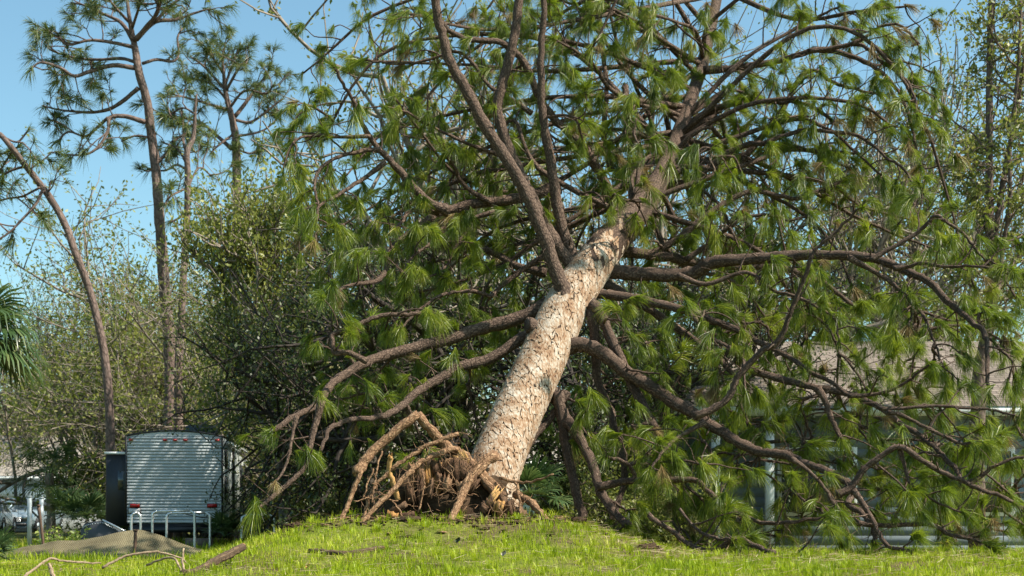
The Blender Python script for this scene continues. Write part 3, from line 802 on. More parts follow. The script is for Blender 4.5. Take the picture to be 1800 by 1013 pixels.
# dark soil clod under the roots: a lumpy bowl
mb = MB()
nu, nv_ = 40, 22
cx, cy, cz = P(785, 880, 16.18)
th = np.linspace(0, 2 * np.pi, nu, endpoint=False); ph = np.linspace(-.35, 1, nv_) * np.pi / 2
TH, PHI = np.meshgrid(th, ph)
amp = 1 + .13 * np.sin(3 * TH + 5 * PHI) + .10 * np.sin(7 * TH - 4 * PHI) + rng.normal(0, .05, TH.shape)
v = np.stack([cx + .70 * amp * np.cos(PHI) * np.cos(TH), cy + .34 * amp * np.cos(PHI) * np.sin(TH), cz - .08 + .45 * amp * np.sin(PHI)], -1).reshape(-1, 3)
i = np.arange(nv_ - 1)[:, None] * nu; j = np.arange(nu)[None]; j2 = (j + 1) % nu
mb.add(v, np.stack([i + j, i + j2, i + nu + j2, i + nu + j], -1).reshape(-1, 4))
mb.obj('root_clod', M['soil'], pine, False)
# splintered slabs of torn wood
def shard(px, py, Y, w, h, ang, mat='torn', thick=.05):
    c = P(px, py, Y); W, H = w / F * Y, h / F * Y
    n = 7
    prof = np.linspace(-.5, .5, n)
    top = .5 + rng.uniform(-.28, .12, n); bot = -.5 + rng.uniform(-.1, .22, n)
    v = []
    for z in (-1, 1):
        for k in range(n):
            for e in (bot[k], top[k]):
                wob = random.gauss(0, .012)
                x0 = prof[k] * W; z0 = e * H
                y0 = z * thick * (.5 - abs(prof[k]) * .5) + wob
                ca, sa = math.cos(ang), math.sin(ang)
                v.append([x0 * ca - z0 * sa, y0 + .10 * z0, x0 * sa + z0 * ca])
    v = np.array(v) + c
    q = []
    for k in range(n - 1):
        a, b = 2 * k, 2 * k + 2
        q += [[a, b, b + 1, a + 1], [2 * n + a, 2 * n + a + 1, 2 * n + b + 1, 2 * n + b], [a + 1, b + 1, 2 * n + b + 1, 2 * n + a + 1], [a, 2 * n + a, 2 * n + b, b]]
    q += [[0, 1, 2 * n + 1, 2 * n], [2 * n - 2, 4 * n - 2, 4 * n - 1, 2 * n - 1]]
    mb = MB(); mb.add(v, q, uv=np.stack([v[:, 0] + v[:, 1], v[:, 2]], 1))
    return mb.obj('wood_splinter', M[mat], pine, False)
for a in [(803,828,15.85,34,44,.2),(790,822,15.95,20,40,-.1),(767,822,15.9,20,34,.3),(822,832,15.9,22,40,-.35),(752,840,15.9,14,50,.1),(728,838,15.85,16,46,.25),(738,862,15.75,12,60,.05),
          (860,885,15.7,20,26,.4),(876,892,15.65,18,24,-.3),(895,895,15.7,22,26,.2),(850,893,15.6,14,18,.9),(912,902,15.7,24,22,-.6),(885,880,15.75,16,40,.3),
          (700,893,15.5,34,12,.5),(716,905,15.45,26,10,.2),(690,905,15.4,20,14,-.2),(812,806,15.95,22,26,.6),(775,846,15.8,12,30,.4),(832,850,15.8,16,36,-.5),(868,872,15.75,14,40,-.6),(786,850,15.75,16,34,-.2),(810,858,15.72,14,30,.3),(757,858,15.7,10,34,-.15),(722,868,15.7,14,38,.2)]:
    shard(*a, mat=random.choice(['torn', 'torn', 'root', 'rootdark', 'rootdark']), thick=random.uniform(.05, .11))
# fine rootlets
mb = MB()
for _ in range(260):
    px, py = random.uniform(600, 935), random.uniform(770, 915)
    if py < 915 - (px - 590) * .9 or (px > 850 and py < 850): continue
    p = P(px, py, random.uniform(15.5, 15.95)); d = nrm(rng.normal(0, 1, 3) + np.array([-.2, -.3, -.4])); q = [p]
    for _ in range(6): d = nrm(d + rng.normal(0, .4, 3) + np.array([0, 0, -.12])); q.append(q[-1] + d * random.uniform(.03, .07))
    q = np.array(q); q[:, 2] = np.maximum(q[:, 2], ground_z(q[:, 0], q[:, 1]) + .01)
    tube(mb, q, [.0045, .002], 4, 0, False)
mb.obj('rootlets', M['root'], pine, True, kind='stuff')

# ------------------------------------------------------------------ standing pines on the left
fbank = tuft_bank(44, 0.42, 0.015, 3, 900, 80)
def traced_pine(name, label, Y, trunk, limbs_, group=None, tuft_dens=1.0, extra=0):
    tpts = catmull([P(a, b, Y) + np.array([0, random.gauss(0, .1), 0]) for a, b, w in trunk], 6)
    W = np.interp(np.linspace(0, 1, len(tpts)), np.linspace(0, 1, len(trunk)), [w for a, b, w in trunk]) / F * Y / 2
    base = tpts[0].copy(); base[2] = float(ground_z(base[0], base[1])) 
    tpts[0, 2] = min(tpts[0, 2], base[2] - .1)
    root_ = thing(name, label, 'tree', base, 0, group)
    mb = MB(); tube(mb, tpts, W, 12, .05)
    mb.obj('trunk', M['farbark'], root_, True)
    ml, mc = MB(), MB()
    for pts, w0, dens, dy in limbs_:
        yy = Y + np.linspace(0, 1, len(pts)) * dy
        w = catmull([P(a, b, y) for (a, b), y in zip(pts, yy)], 4)
        tube(ml, w, np.linspace(w0, 3, 6) / F * Y / 2, 6, .05)
        res = twigs_far(ml, w, dens * tuft_dens)
        for p, d in res:
            place_tuft(mc, fbank, p, nrm(np.array(d) + np.array([0, 0, random.uniform(-.4, .5)])), random.uniform(.75, 1.25))
    ml.obj('limbs', M['farbark'], root_, True)
    mc.obj('crown', M['farneedle'], root_, False, kind='stuff')
    return root_

def twigs_far(mb, pts, dens):
    L = np.concatenate([[0], np.cumsum(np.linalg.norm(np.diff(pts, axis=0), axis=1))]); tot = L[-1]
    res = []
    if dens <= 0: return res
    s = tot * .3
    while s < tot:
        p = np.array([np.interp(s, L, pts[:, k]) for k in range(3)])
        i = min(np.searchsorted(L, s), len(pts) - 1); tan = nrm(pts[i] - pts[i - 1])
        d = nrm(tan * .7 + rng.normal(0, .7, 3) + np.array([0, 0, .35])); ln = random.uniform(.4, 1.3); q = [p]
        for _ in range(4): d = nrm(d + rng.normal(0, .25, 3) + np.array([0, 0, .08])); q.append(q[-1] + d * ln / 4)
        q = np.array(q); tube(mb, q, [.025, .012], 4, 0, False); res.append((q[-1], d))
        for _ in range(random.choice([1, 2, 2, 3])):
            e = nrm(d + rng.normal(0, .7, 3)); z = q[random.choice([2, 3])]; l2 = random.uniform(.2, .5)
            tube(mb, np.array([z, z + e * l2 * .5, z + e * l2]), [.014, .010], 3, 0, False); res.append((z + e * l2, e))
        s += random.uniform(.24, .5) / dens
    res.append((pts[-1], nrm(pts[-1] - pts[-2])))
    return res

traced_pine('standing_pine_tree', 'tallest standing pine behind the trailer, long reddish trunk and open crown', 46.6,
  [(299,775,23),(296,640,21),(288,500,20),(284,395,18),(276,316,17),(264,237,16),(257,178,15),(245,130,14),(237,87,12),(233,66,10),(228,30,7),(222,-10,5)],
  [([(255,215),(221,205),(193,207),(190,229),(174,257),(150,272),(114,272)], 9, 1.1, -1),
   ([(190,207),(170,225),(150,240),(120,232),(100,250)], 6, .8, 1),
   ([(243,155),(221,174),(197,190),(170,197),(138,197),(103,193),(75,186)], 8, 1.2, 1),
   ([(239,120),(197,115),(158,126),(130,134),(107,120),(71,110),(51,126)], 9, 1.3, -1.5),
   ([(237,109),(213,103),(178,105),(138,103),(95,91),(80,80)], 7, 1.3, 1.5),
   ([(234,83),(197,75),(158,71),(118,79),(100,60)], 7, 1.3, -1),
   ([(250,112),(276,105),(304,108),(314,95),(312,67),(320,50)], 6, .25, 1),
   ([(240,70),(272,39),(308,35),(340,24),(366,16)], 9, 1.2, 1),
   ([(236,72),(255,50),(276,24),(284,0),(300,-30)], 9, 1.3, -1),
   ([(233,70),(213,40),(180,24),(150,10),(125,5)], 8, 1.4, 1),
   ([(228,40),(200,10),(180,-20)], 6, 1.4, -1),
   ([(232,50),(245,10),(250,-30)], 6, 1.4, -1.5),
   ([(270,42),(300,10),(330,-10),(350,-20)], 6, 1.3, 0),
   ([(258,241),(237,239),(213,249)], 4, 0, 0),
   ([(273,290),(292,270),(310,245),(330,235)], 7, .8, 1)])
traced_pine('standing_pine_tree', 'slender standing pine with a forked top close beside the tallest pine', 46,
  [(313,775,17),(317,640,15),(322,500,13),(328,395,12),(331,316,11),(330,268,10),(338,240,8),(343,190,5),(345,165,3)],
  [([(330,275),(323,253),(322,221),(318,195)], 6, 1.0, 1), ([(331,300),(310,290),(290,300),(262,298)], 5, 1.3, 1), ([(330,330),(300,345),(290,360)], 5, 1.2, -1),
   ([(330,330),(350,295),(372,310)], 4, 1., 1), ([(342,200),(320,190),(290,208)], 4, 1.2, 1), ([(329,290),(312,262),(285,250)], 5, 1.3, 1), ([(329,372),(312,385),(296,392)], 5, 1.2, 0)])
traced_pine('standing_pine_tree', 'round crowned standing pine half hidden behind the leafy yellow green tree', 56,
  [(420,790,22),(418,500,18),(416,276,15),(411,221,12),(399,174,9),(395,146,7),(393,110,4)],
  [([(413,205),(434,178),(454,150),(470,130)], 8, 1.5, 1), ([(407,262),(379,237),(347,213),(288,205)], 8, 1.3, 1), ([(399,193),(363,182),(336,174),(304,166)], 6, 1.5, -1),
   ([(397,160),(371,130),(355,114),(335,100)], 6, 1.7, 0), ([(395,146),(391,110),(396,75)], 6, 1.7, 1), ([(397,160),(420,120),(440,100)], 6, 1.7, -1),
   ([(411,210),(440,215),(470,195),(495,175)], 6, 1.4, 0), ([(414,240),(445,235),(470,225),(500,195)], 5, 1.3, 1), ([(402,180),(375,150),(345,140),(325,135)], 5, 1.6, 1.5),
   ([(396,150),(408,115),(420,85)], 5, 1.7, 0), ([(393,130),(370,95),(365,85)], 5, 1.7, -1), ([(404,190),(430,160),(468,165),(480,150)], 5, 1.5, -1), ([(415,262),(440,270),(460,262)], 4, 1.3, 0), ([(412,235),(385,255),(370,270)], 5, 1.2, -1)])
traced_pine('bent_pine_tree', 'bent pine whose thin bare trunk arches over toward the fan palm', 40,
  [(193,800,17),(193,745,16),(190,686,15.5),(182,626,15),(170,563,14),(154,504,13.5),(134,445,13),(114,397,12.5),(85,345,12),(51,300,11),(24,261,10),(0,237,9),(-40,215,7),(-80,205,5)],
  [([(75,335),(62,360),(40,385),(15,410),(-10,425)], 6, 1.0, -.5), ([(45,292),(20,300),(0,312),(-25,330)], 5, 1.0, .5), ([(8,242),(30,250),(45,235),(52,225)], 4, .25, 0),
   ([(-30,220),(-20,260),(-10,290)], 5, .9, 0), ([(24,262),(10,285),(0,300)], 4, 1., 1), ([(84,345),(88,325),(90,318)], 3, .8, 0), ([(70,330),(40,345),(10,350),(-20,360)], 4, 1., 1), ([(55,304),(58,285),(62,275)], 3, .6, 0), ([(-50,212),(-60,260),(-40,300),(-10,340)], 6, .9, 0)])

# ------------------------------------------------------------------ broadleaf trees
def leaves(mc, pos, size, spread, n):
    """n leaf blades scattered round a twig"""
    c = pos + rng.normal(0, spread, (n, 3))
    a = rng.normal(0, 1, (n, 3)); a /= np.linalg.norm(a, axis=1)[:, None]
    b = np.cross(a, rng.normal(0, 1, (n, 3))); b /= np.linalg.norm(b, axis=1)[:, None]
    s = (size * rng.uniform(.6, 1.3, n))[:, None]
    v = np.stack([c - a * s * .5, c + b * s * .24, c + a * s * .5, c - b * s * .24], 1).reshape(-1, 3)
    mc.add(v, np.arange(n)[:, None] * 4 + np.array([[0, 1, 2, 3]]))

def grow(ml, mc, p, d, ln, r, lvl, o):
    n = 5 if lvl < 3 else 3
    q = [p]; dd = d
    for _ in range(n):
        dd = nrm(dd + rng.normal(0, o['wob'], 3) + np.array([0, 0, o['up']]))
        q.append(q[-1] + dd * ln / n)
    q = np.array(q)
    tube(ml, catmull(q, 2) if lvl < 2 else q, [r, r * .55], [9, 6, 4, 3, 3][min(lvl, 4)], .04 if lvl < 2 else 0, False)
    if lvl >= o['depth']:
        if random.random() < o['leafp']:
            for k in range(1, len(q)):
                leaves(mc, q[k], o['size'], o['spread'], o['nleaf'])
        return
    if lvl == o['depth'] - 1 and lvl > 0 and random.random() < o['leafp']:
        for k in range(2, len(q)): leaves(mc, q[k], o['size'], o['spread'], o['nleaf'])
    kids = o['kids'][min(lvl, len(o['kids']) - 1)]
    for k in range(kids):
        t = random.uniform(o['t0'], 1) if k else 1.0
        i = min(int(t * n), n - 1); pp = q[i] + (q[i + 1] - q[i]) * (t * n - i)
        e = nrm(dd * random.uniform(.5, 1.1) + rng.normal(0, o['ang'], 3))
        grow(ml, mc, pp, e, ln * random.uniform(*(o.get('lr', (.5, .8)) if lvl == 0 else (.5, .8))), max(r * random.uniform(.38, .6), .006), lvl + 1, o)

def broadleaf(seed, stems, first, rad, lean, **kw):
    global rng
    rng = np.random.default_rng(seed); random.seed(seed)
    o = dict(depth=3, kids=[5, 5, 5], wob=.16, up=.06, leafp=.8, nleaf=5, size=.11, spread=.10, ang=.55, t0=.3, lr=(.5, .8)); o.update(kw)
    ml, mc = MB(), MB()
    for k in range(stems):
        az = 2 * math.pi * (k + random.random() * .6) / stems
        l = lean * random.uniform(.6, 1.2) if stems > 1 else lean * .2
        d = nrm([math.cos(az) * l, math.sin(az) * l, 1])
        grow(ml, mc, np.array([math.cos(az) * .12 * (stems > 1), math.sin(az) * .12 * (stems > 1), -.2]), d, first * random.uniform(.8, 1.15), rad, 0, o)
    return ml, mc
def mkkind(seed, stems, first, rad, lean, bark='oakbark', leaf='leaf', **kw):
    ml, mc = broadleaf(seed, stems, first, rad, lean, **kw)
    return ml.mesh('branches', M[bark], True), mc.mesh('crown', M[leaf])
KIND = {
 'fan':   mkkind(11, 11, 5.2, .085, .62, kids=[4, 5, 6], leafp=.55, nleaf=5, size=.115, spread=.10, up=.10, ang=.38, t0=.45),
 'leafy': mkkind(12, 4, 4.4, .11, .45, leaf='leafy', kids=[7, 7, 6], leafp=.95, nleaf=7, size=.115, spread=.13, ang=.62),
 'twig':  mkkind(13, 6, 4.0, .07, .55, kids=[6, 6, 6], leafp=.8, nleaf=6, size=.10, spread=.11, ang=.62, up=.05),
 'tall':  mkkind(14, 1, 6.0, .20, .2, lr=(.34, .55), kids=[9, 7, 6], leafp=.8, nleaf=8, size=.10, spread=.09, ang=.55, up=.06, t0=.25),
 'tall2': mkkind(15, 2, 6.2, .16, .22, kids=[7, 6, 6], leafp=.75, nleaf=7, size=.10, spread=.09, ang=.5, up=.09, t0=.3),
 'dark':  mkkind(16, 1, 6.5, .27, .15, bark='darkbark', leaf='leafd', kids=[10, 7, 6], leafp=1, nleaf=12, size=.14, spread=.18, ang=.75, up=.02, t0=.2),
 'shade': mkkind(18, 1, 3.6, .16, .1, lr=(.45, .7), leaf='leafy', kids=[11, 7, 6], leafp=1, nleaf=13, size=.11, spread=.16, ang=.52, up=.12, t0=.35),
 'bush':  mkkind(17, 9, 1.5, .03, .8, leaf='leaf', kids=[5, 5], depth=2, leafp=1, nleaf=9, size=.12, spread=.12, ang=.6),
}
KH = {k: max(np.array([v.co.z for v in me[0].vertices])) for k, me in KIND.items()}
def plant(kind, name, label, px, Y, top, rz, group=None, cat='tree', xy=1.0, zoff=0):
    x = (px - 900) / F * Y
    scale = (ZC + (HZ - top) / F * Y) / KH[kind]
    t = thing(name, label, cat, (x, Y, float(ground_z(x, Y)) + zoff), rz, group)
    t.scale = (scale * xy, scale * xy, scale)
    for nm, me in zip(('branches', 'crown'), KIND[kind]):
        o = bpy.data.objects.new(nm, me); C.objects.link(o); o.parent = t
        if nm == 'crown': o['kind'] = 'stuff'
    return t
plant('fan', 'multi_stem_tree', 'many stemmed half bare tree fanning out right behind the trailer roof', 292, 52, 400, .4)
plant('shade', 'leafy_tree', 'leafy tree with a straight grey trunk shading the right side of the trailer', 492, 37.6, 270, 2.0, xy=.72)
plant('leafy', 'leafy_tree', 'yellow green leafy tree standing right of the slender pine', 430, 57, 220, 1.0)
plant('leafy', 'leafy_tree', 'yellow green leafy tree between the slender pine and the fallen crown', 375, 55, 280, 3.0)
plant('twig', 'twiggy_tree', 'low grey twiggy tree right of the trailer, tangled with the fallen crown', 545, 44, 250, 2.0)
plant('twig', 'twiggy_tree', 'half bare twiggy tree behind the bent pine', 120, 76, 400, .3)
plant('fan', 'multi_stem_tree', 'half bare fanning tree with the bent pine trunk before it', 205, 58, 365, 2.1)
plant('twig', 'twiggy_tree', 'twiggy tree rising above the garage roof', 30, 82, 470, 4.0)
plant('tall', 'slim_oak_tree', 'slim tall oak with small leaves showing left of the fallen crown', 680, 35, 0, 4.0)
plant('tall', 'slim_oak_tree', 'tall small leaved oak behind the two big upright limbs', 760, 33, -60, 2.2)
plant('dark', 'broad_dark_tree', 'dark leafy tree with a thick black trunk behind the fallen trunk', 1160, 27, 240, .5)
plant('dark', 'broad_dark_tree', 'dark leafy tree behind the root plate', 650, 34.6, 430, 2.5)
plant('dark', 'broad_dark_tree', 'dark leafy tree added as deep shade behind the left end of the brown roof', 1345, 38, 330, 1.5)  # added dark backing: its dark leaves stand in for shade inside the crown
plant('dark', 'broad_dark_tree', 'dark leafy tree added as deep shade behind the two upright limbs', 840, 31, 230, 3.0)  # also added; dark foliage colour in place of shade between the limbs
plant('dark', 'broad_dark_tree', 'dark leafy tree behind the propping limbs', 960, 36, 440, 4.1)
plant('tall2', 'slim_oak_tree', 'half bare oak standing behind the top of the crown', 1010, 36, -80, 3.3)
plant('tall2', 'slim_oak_tree', 'half bare forked oak behind the brown roofed house', 1480, 38.5, -120, .2)
plant('tall', 'slim_oak_tree', 'thin leaved oak behind the middle of the brown roof', 1600, 40, -40, 5.0)
plant('tall2', 'slim_oak_tree', 'sparse oak rising behind the right part of the brown roof', 1690, 43, 120, 2.0)
plant('tall', 'slim_oak_tree', 'leafy oak behind the left end of the brown roof', 1290, 40, 60, 1.0)
k = 0
LAB = {'twig': 'twiggy tree in the far wood behind the houses', 'dark': 'dark leafy tree in the far wood behind the houses', 'leafy': 'yellow green tree in the far wood behind the houses'}
for px in range(-60, 1900, 115):
    for Y0 in (88, 98):
        k += 1
        pp = px + random.uniform(-40, 40); kd = ['twig', 'dark', 'leafy', 'twig'][k % 4]
        plant(kd, 'far_wood_tree', LAB[kd], pp, Y0 + random.uniform(-4, 4), random.uniform(600, 700), random.uniform(0, 6), kd + ' trees of the far wood')
for px, Y, s_, where in [(165, 74, 830, 'left of the slide out'), (235, 56, 740, 'behind the trailer roof'), (345, 54, 720, 'behind the air conditioner of the trailer'), (450, 46, 720, 'right of the trailer'), (500, 48, 740, 'below the leafy yellow green tree'),
                  (570, 42, 790, 'behind the low left limbs'), (660, 38, 800, 'behind the arched root'), (740, 36, 800, 'behind the elbow of the arched root'), (1010, 30, 790, 'between the propping limbs'), (1090, 27, 800, 'behind the propping limbs, beside the dark trunk'), (1180, 25.5, 820, 'below the corner of the brown roof')]:
    plant('bush', 'undergrowth_bush', 'undergrowth bush ' + where, px, Y, s_, random.uniform(0, 6), 'undergrowth bushes', 'bush')

# slim multi-stem tree before the brown roofed house
def traced_tree(name, label, Y, stems, leafk):
    base = P(stems[0][0][0][0], 905, Y); base[2] = float(ground_z(base[0], Y))
    t = thing(name, label, 'tree', base)
    ml, mc = MB(), MB(); o = dict(depth=2, kids=[3, 4], wob=.2, up=.05, leafp=.7, nleaf=4, size=.10, spread=.07, ang=.6, t0=.3)
    for pts, w0, w1 in stems:
        w = catmull([P(a, b, Y + dy) for a, b, dy in pts], 6)
        if pts[0][1] > 800: w[0, 2] = base[2] - .1
        tube(ml, w, np.linspace(w0, w1, 8) / F * Y / 2, 8, .06)
        for i in range(int(len(w) * .35), len(w), 2):
            if w[i][2] < 4: continue
            d = nrm(rng.normal(0, 1, 3) + np.array([0, 0, .4]))
            grow(ml, mc, w[i], d, random.uniform(.6, 1.5), .02, 0, o)
    ml.obj('branches', M['farbark'], t, True); mc.obj('crown', M['leaf'], t, False, kind='stuff')
traced_tree('slim_trunk_tree', 'dark slim trunked tree with bare upright stems, standing before the brown roofed house', 25.5,
  [([(1717,925,0),(1717,767,0),(1720,707,0),(1723,648,0),(1732,604,0),(1740,559,0),(1745,510,0),(1744,469,0),(1740,428,0),(1739,339,0),(1739,250,0),(1740,89,0),(1742,0,0),(1743,-60,0)], 30, 8),
   ([(1745,520,0),(1752,490,.2),(1749,428,.3),(1758,354,.4),(1770,281,.5),(1785,207,.6),(1797,133,.7),(1810,60,.8),(1825,-20,1)], 13, 8),
   ([(1747,505,0),(1758,469,-.2),(1764,428,-.2),(1775,354,-.3),(1776,250,-.3),(1790,120,-.4),(1795,0,-.4)], 9, 5),
   ([(1745,525,0),(1760,498,.5),(1773,475,.7),(1800,442,1),(1840,390,1.2)], 14, 8)], 'leaf')

# ------------------------------------------------------------------ palms
def fan_leaf(ml, mc, o, d, stalk, blade, n=22, droop=.3, w=.035):
    d = nrm(d); up = np.array([0, 0, 1.0])
    tip = o + d * stalk + up * (-.12 * stalk)
    tube(ml, catmull([o, o + d * stalk * .5 + up * .03, tip], 3), [.022, .012], 5, 0, False)
    s = nrm(np.cross(d, up) + rng.normal(0, .12, 3)); f = nrm(d + up * -.15)
    for k in range(n):
        a = R(-118 + 236 * k / (n - 1)) + random.gauss(0, .03)
        e = nrm(f * math.cos(a) + s * math.sin(a) + np.cross(s, f) * random.gauss(0.05, .06))
        L = blade * (1 - .28 * abs(a) / R(118)) * random.uniform(.9, 1.08)
        sd = nrm(np.cross(e, np.cross(s, f)))
        p0 = tip; p1 = tip + e * L * .55; p2 = tip + e * L * .85 - up * droop * L * .22; p3 = tip + e * L - up * droop * L * random.uniform(.4, .8)
        v = [p0 - sd * w * .15, p0 + sd * w * .15, p1 + sd * w * .5, p1 - sd * w * .5, p2 + sd * w * .3, p2 - sd * w * .3, p3]
        mc.add(v, [[0, 1, 2, 3], [3, 2, 4, 5]], [[5, 4, 6]])
def palm(name, label, px, py, Y, nfr, stalk, blade, trunk=True, cat='palm', lo=-.5, hi=1.0, w=.04, droop=.35, group=None):
    c = P(px, py, Y); gz = float(ground_z(c[0], c[1]))
    t = thing(name, label, cat, (c[0], c[1], gz), 0, group)
    ml, mc = MB(), MB()
    if trunk:
        mt = MB(); hh = np.linspace(gz - .1, c[2], 9)
        tube(mt, np.stack([c[0] + .03 * np.sin(hh * 2), np.full(9, c[1]), hh], 1), [.17, .15], 12, .08)
        mt.obj('trunk', M['oakbark'], t, True)
    for k in range(nfr):
        az = k * 2.399 + random.gauss(0, .15); el = lo + (hi - lo) * ((k + .5) / nfr)
        d = [math.cos(az) * math.cos(el), math.sin(az) * math.cos(el), math.sin(el)]
        fan_leaf(ml, mc, c + np.array([0, 0, .1 * el]), np.array(d), stalk * random.uniform(.85, 1.15), blade * random.uniform(.85, 1.1), 32, droop * random.uniform(.6, 1.4), w)
    ml.obj('leaf_stalks', M['palm'], t, True); mc.obj('fronds', M['palm'], t, False, kind='stuff')
palm('fan_palm', 'tall fan palm with drooping blue green fronds under the bent pine', -50, 590, 26, 30, .7, .85, droop=.8, w=.06)
palm('fan_palm', 'dark fan palm standing before the grey garage', 88, 832, 52, 22, .9, 1.0, droop=.6)
palm('palmetto', 'bright green palmetto beside the black slide out', 152, 912, 43, 14, .45, .6, False, lo=.1, hi=1.3, droop=.15)
palm('palmetto', 'low palmetto behind the pale leaved shrub', 118, 905, 46, 14, .5, .65, False, lo=.0, hi=1.2, droop=.2)
palm('palmetto', 'palmetto in front of the trailer wheels', 395, 945, 34, 10, .3, .4, False, lo=.2, hi=1.3, droop=.2)
palm('palmetto', 'palmetto half hidden behind the propping limbs', 930, 880, 24, 12, .4, .5, False, lo=.1, hi=1.2, droop=.3)
palm('palmetto', 'palmetto at the left end of the net', -10, 985, 15.0, 9, .12, .24, False, lo=.1, hi=1.1, droop=.3, w=.02)

# pale leaved shrub
c = P(108, 950, 29); c[2] = float(ground_z(c[0], c[1]))
t = thing('leafy_shrub', 'bright shrub with pale rounded leaves beside the two metal posts', 'shrub', c)
ml, mc = MB(), MB()
for k in range(30):
    az = random.random() * 6.28; d = nrm([math.cos(az) * .7, math.sin(az) * .7, 1.1]); q = [c + np.array([math.cos(az), math.sin(az), 0]) * random.uniform(0, .25)]
    h = random.uniform(.25, .62)
    for _ in range(5): d = nrm(d + rng.normal(0, .15, 3) + np.array([0, 0, .05])); q.append(q[-1] + d * h / 5)
    q = np.array(q); tube(ml, q, [.008, .004], 4, 0, False)
    for w in q[2:]: leaves(mc, w, .085, .035, 6)
ml.obj('stems', M['oakbark'], t, True); mc.obj('leaves', M['shrub'], t, False, kind='stuff')

# ------------------------------------------------------------------ houses
def shingle_mat(name, col, rows=7.0):
    m, nt, out = newmat(name)
    tc = N(nt, 'ShaderNodeTexCoord')
    br = N(nt, 'ShaderNodeTexBrick', i_Scale=1.0)
    br.inputs['Color1'].default_value = (*[c * .8 for c in col], 1); br.inputs['Color2'].default_value = (*[min(1, c * 1.2) for c in col], 1)
    br.inputs['Mortar'].default_value = (*[c * .35 for c in col], 1)
    br.inputs['Mortar Size'].default_value = .012; br.inputs['Brick Width'].default_value = .32; br.inputs['Row Height'].default_value = .14
    nt.links.new(tc.outputs['UV'], br.inputs['Vector'])
    no = N(nt, 'ShaderNodeTexNoise', i_Scale=1.5, i_Detail=5.0); nt.links.new(tc.outputs['UV'], no.inputs['Vector'])
    mx = N(nt, 'ShaderNodeMix', data_type='RGBA', blend_type='MULTIPLY'); mx.inputs[0].default_value = .6
    nt.links.new(br.outputs[0], mx.inputs[6]); nt.links.new(ramp(nt, no.outputs[0], [(.3, (.6, .6, .6)), (.7, (1, 1, 1))]), mx.inputs[7])
    p = N(nt, 'ShaderNodeBsdfPrincipled', i_Roughness=.9); p.inputs['Specular IOR Level'].default_value = .2
    nt.links.new(mx.outputs[2], p.inputs['Base Color'])
    bu = N(nt, 'ShaderNodeBump', i_Strength=.6, i_Distance=.02); nt.links.new(br.outputs[1], bu.inputs['Height']); bu.invert = True
    nt.links.new(bu.outputs[0], p.inputs['Normal']); nt.links.new(p.outputs[0], out.inputs[0])
    return m
M['shingle'] = shingle_mat('brown_shingles', (.215, .175, .145))
M['shingle2'] = shingle_mat('grey_shingles', (.34, .30, .26))
M['siding'] = plain('pale_siding', (.14, .17, .185), .9, noise=.08, scale=3)
M['teal'] = plain('pale_green_wall', (.40, .50, .46), .8, noise=.12, scale=2)
M['garage'] = plain('grey_garage_wall', (.52, .55, .58), .8, noise=.08, scale=2)
M['white'] = plain('white_trim', (.75, .76, .75), .5, noise=.06, scale=6)
M['glass'] = plain('dark_glass', (.03, .04, .045), .08, spec=.8)

def house(name, label, x0, x1, y0, depth, eave, ridge, wall, roofm, hip=2.5, windows=(), posts=(), over=.5, boards=True):
    t = thing(name, label, 'house', ((x0 + x1) / 2, y0, 0))
    mb = MB(); mb.box(((x0 + x1) / 2, y0 + depth / 2, eave / 2 - .1), (x1 - x0, depth, eave + .2))
    w = mb.obj('wall', M[wall], t)
    if boards:
        z = .05; k = 0
        mbd = MB(); mbd.box((0, 0, 0), (x1 - x0 - .02, .024, .188), rot=[[1, 0, 0], [0, .9998, -.02], [0, .02, .9998]])
        me = mbd.mesh('siding_board', M[wall])
        while z < eave - .15:
            o = bpy.data.objects.new('siding_board', me); C.objects.link(o); o.parent = w
            o.location = (0, -.012, z + .1); z += .19
    X0, X1, Y0, Y1 = x0 - over, x1 + over, y0 - over, y0 + depth + over
    ym = (Y0 + Y1) / 2; th = .14
    e0 = eave
    v = np.array([[X0, Y0, e0], [X1, Y0, e0], [X1, Y1, e0], [X0, Y1, e0], [X0 + hip, ym, ridge], [X1 - hip, ym, ridge]])
    sl = math.hypot(ym - Y0, ridge - e0)
    rm = MB()
    def sheet(idx, uvs):
        rm.add(v[idx], [list(range(4))] if len(idx) == 4 else None, [list(range(3))] if len(idx) == 3 else None, np.array(uvs, float))
    W = X1 - X0
    sheet([0, 1, 5, 4], [(0, 0), (W, 0), (W - hip, sl), (hip, sl)])
    sheet([2, 3, 4, 5], [(0, 0), (W, 0), (W - hip, sl), (hip, sl)])
    sheet([3, 0, 4], [(0, 0), (Y1 - Y0, 0), ((Y1 - Y0) / 2, sl)]); sheet([1, 2, 5], [(0, 0), (Y1 - Y0, 0), ((Y1 - Y0) / 2, sl)])
    r = rm.obj('roof', M[roofm], t)
    fm = MB(); fm.box(((X0 + X1) / 2, ym, e0 - .08), (W - .02, Y1 - Y0 - .02, .15)); fm.obj('fascia', M['white'], r)
    for (wx, wz, ww, wh) in windows:
        m1 = MB(); m1.box((wx, y0 - .03, wz), (ww + .16, .08, wh + .16)); f = m1.obj('window', M['white'], t)
        m1 = MB(); m1.box((wx, y0 - .055, wz), (ww, .06, wh)); m1.obj('pane', M['glass'], f)
    for pxx in posts:
        m1 = MB(); m1.box((pxx, y0 - .38, eave / 2 - .1), (.16, .16, eave - .08)); m1.obj('post', M['white'], t)
    return t
house('brown_roofed_house', 'pale sided house under a wide brown shingle roof behind the fallen crown', 3.6, 14.5, 28.0, 8.0, 2.95, 4.75, 'siding', 'shingle', hip=2.2,
      windows=[(6.0, 1.5, 1.4, 1.2), (9.1, 1.5, 1.4, 1.2)], posts=[3.95, 5.0])
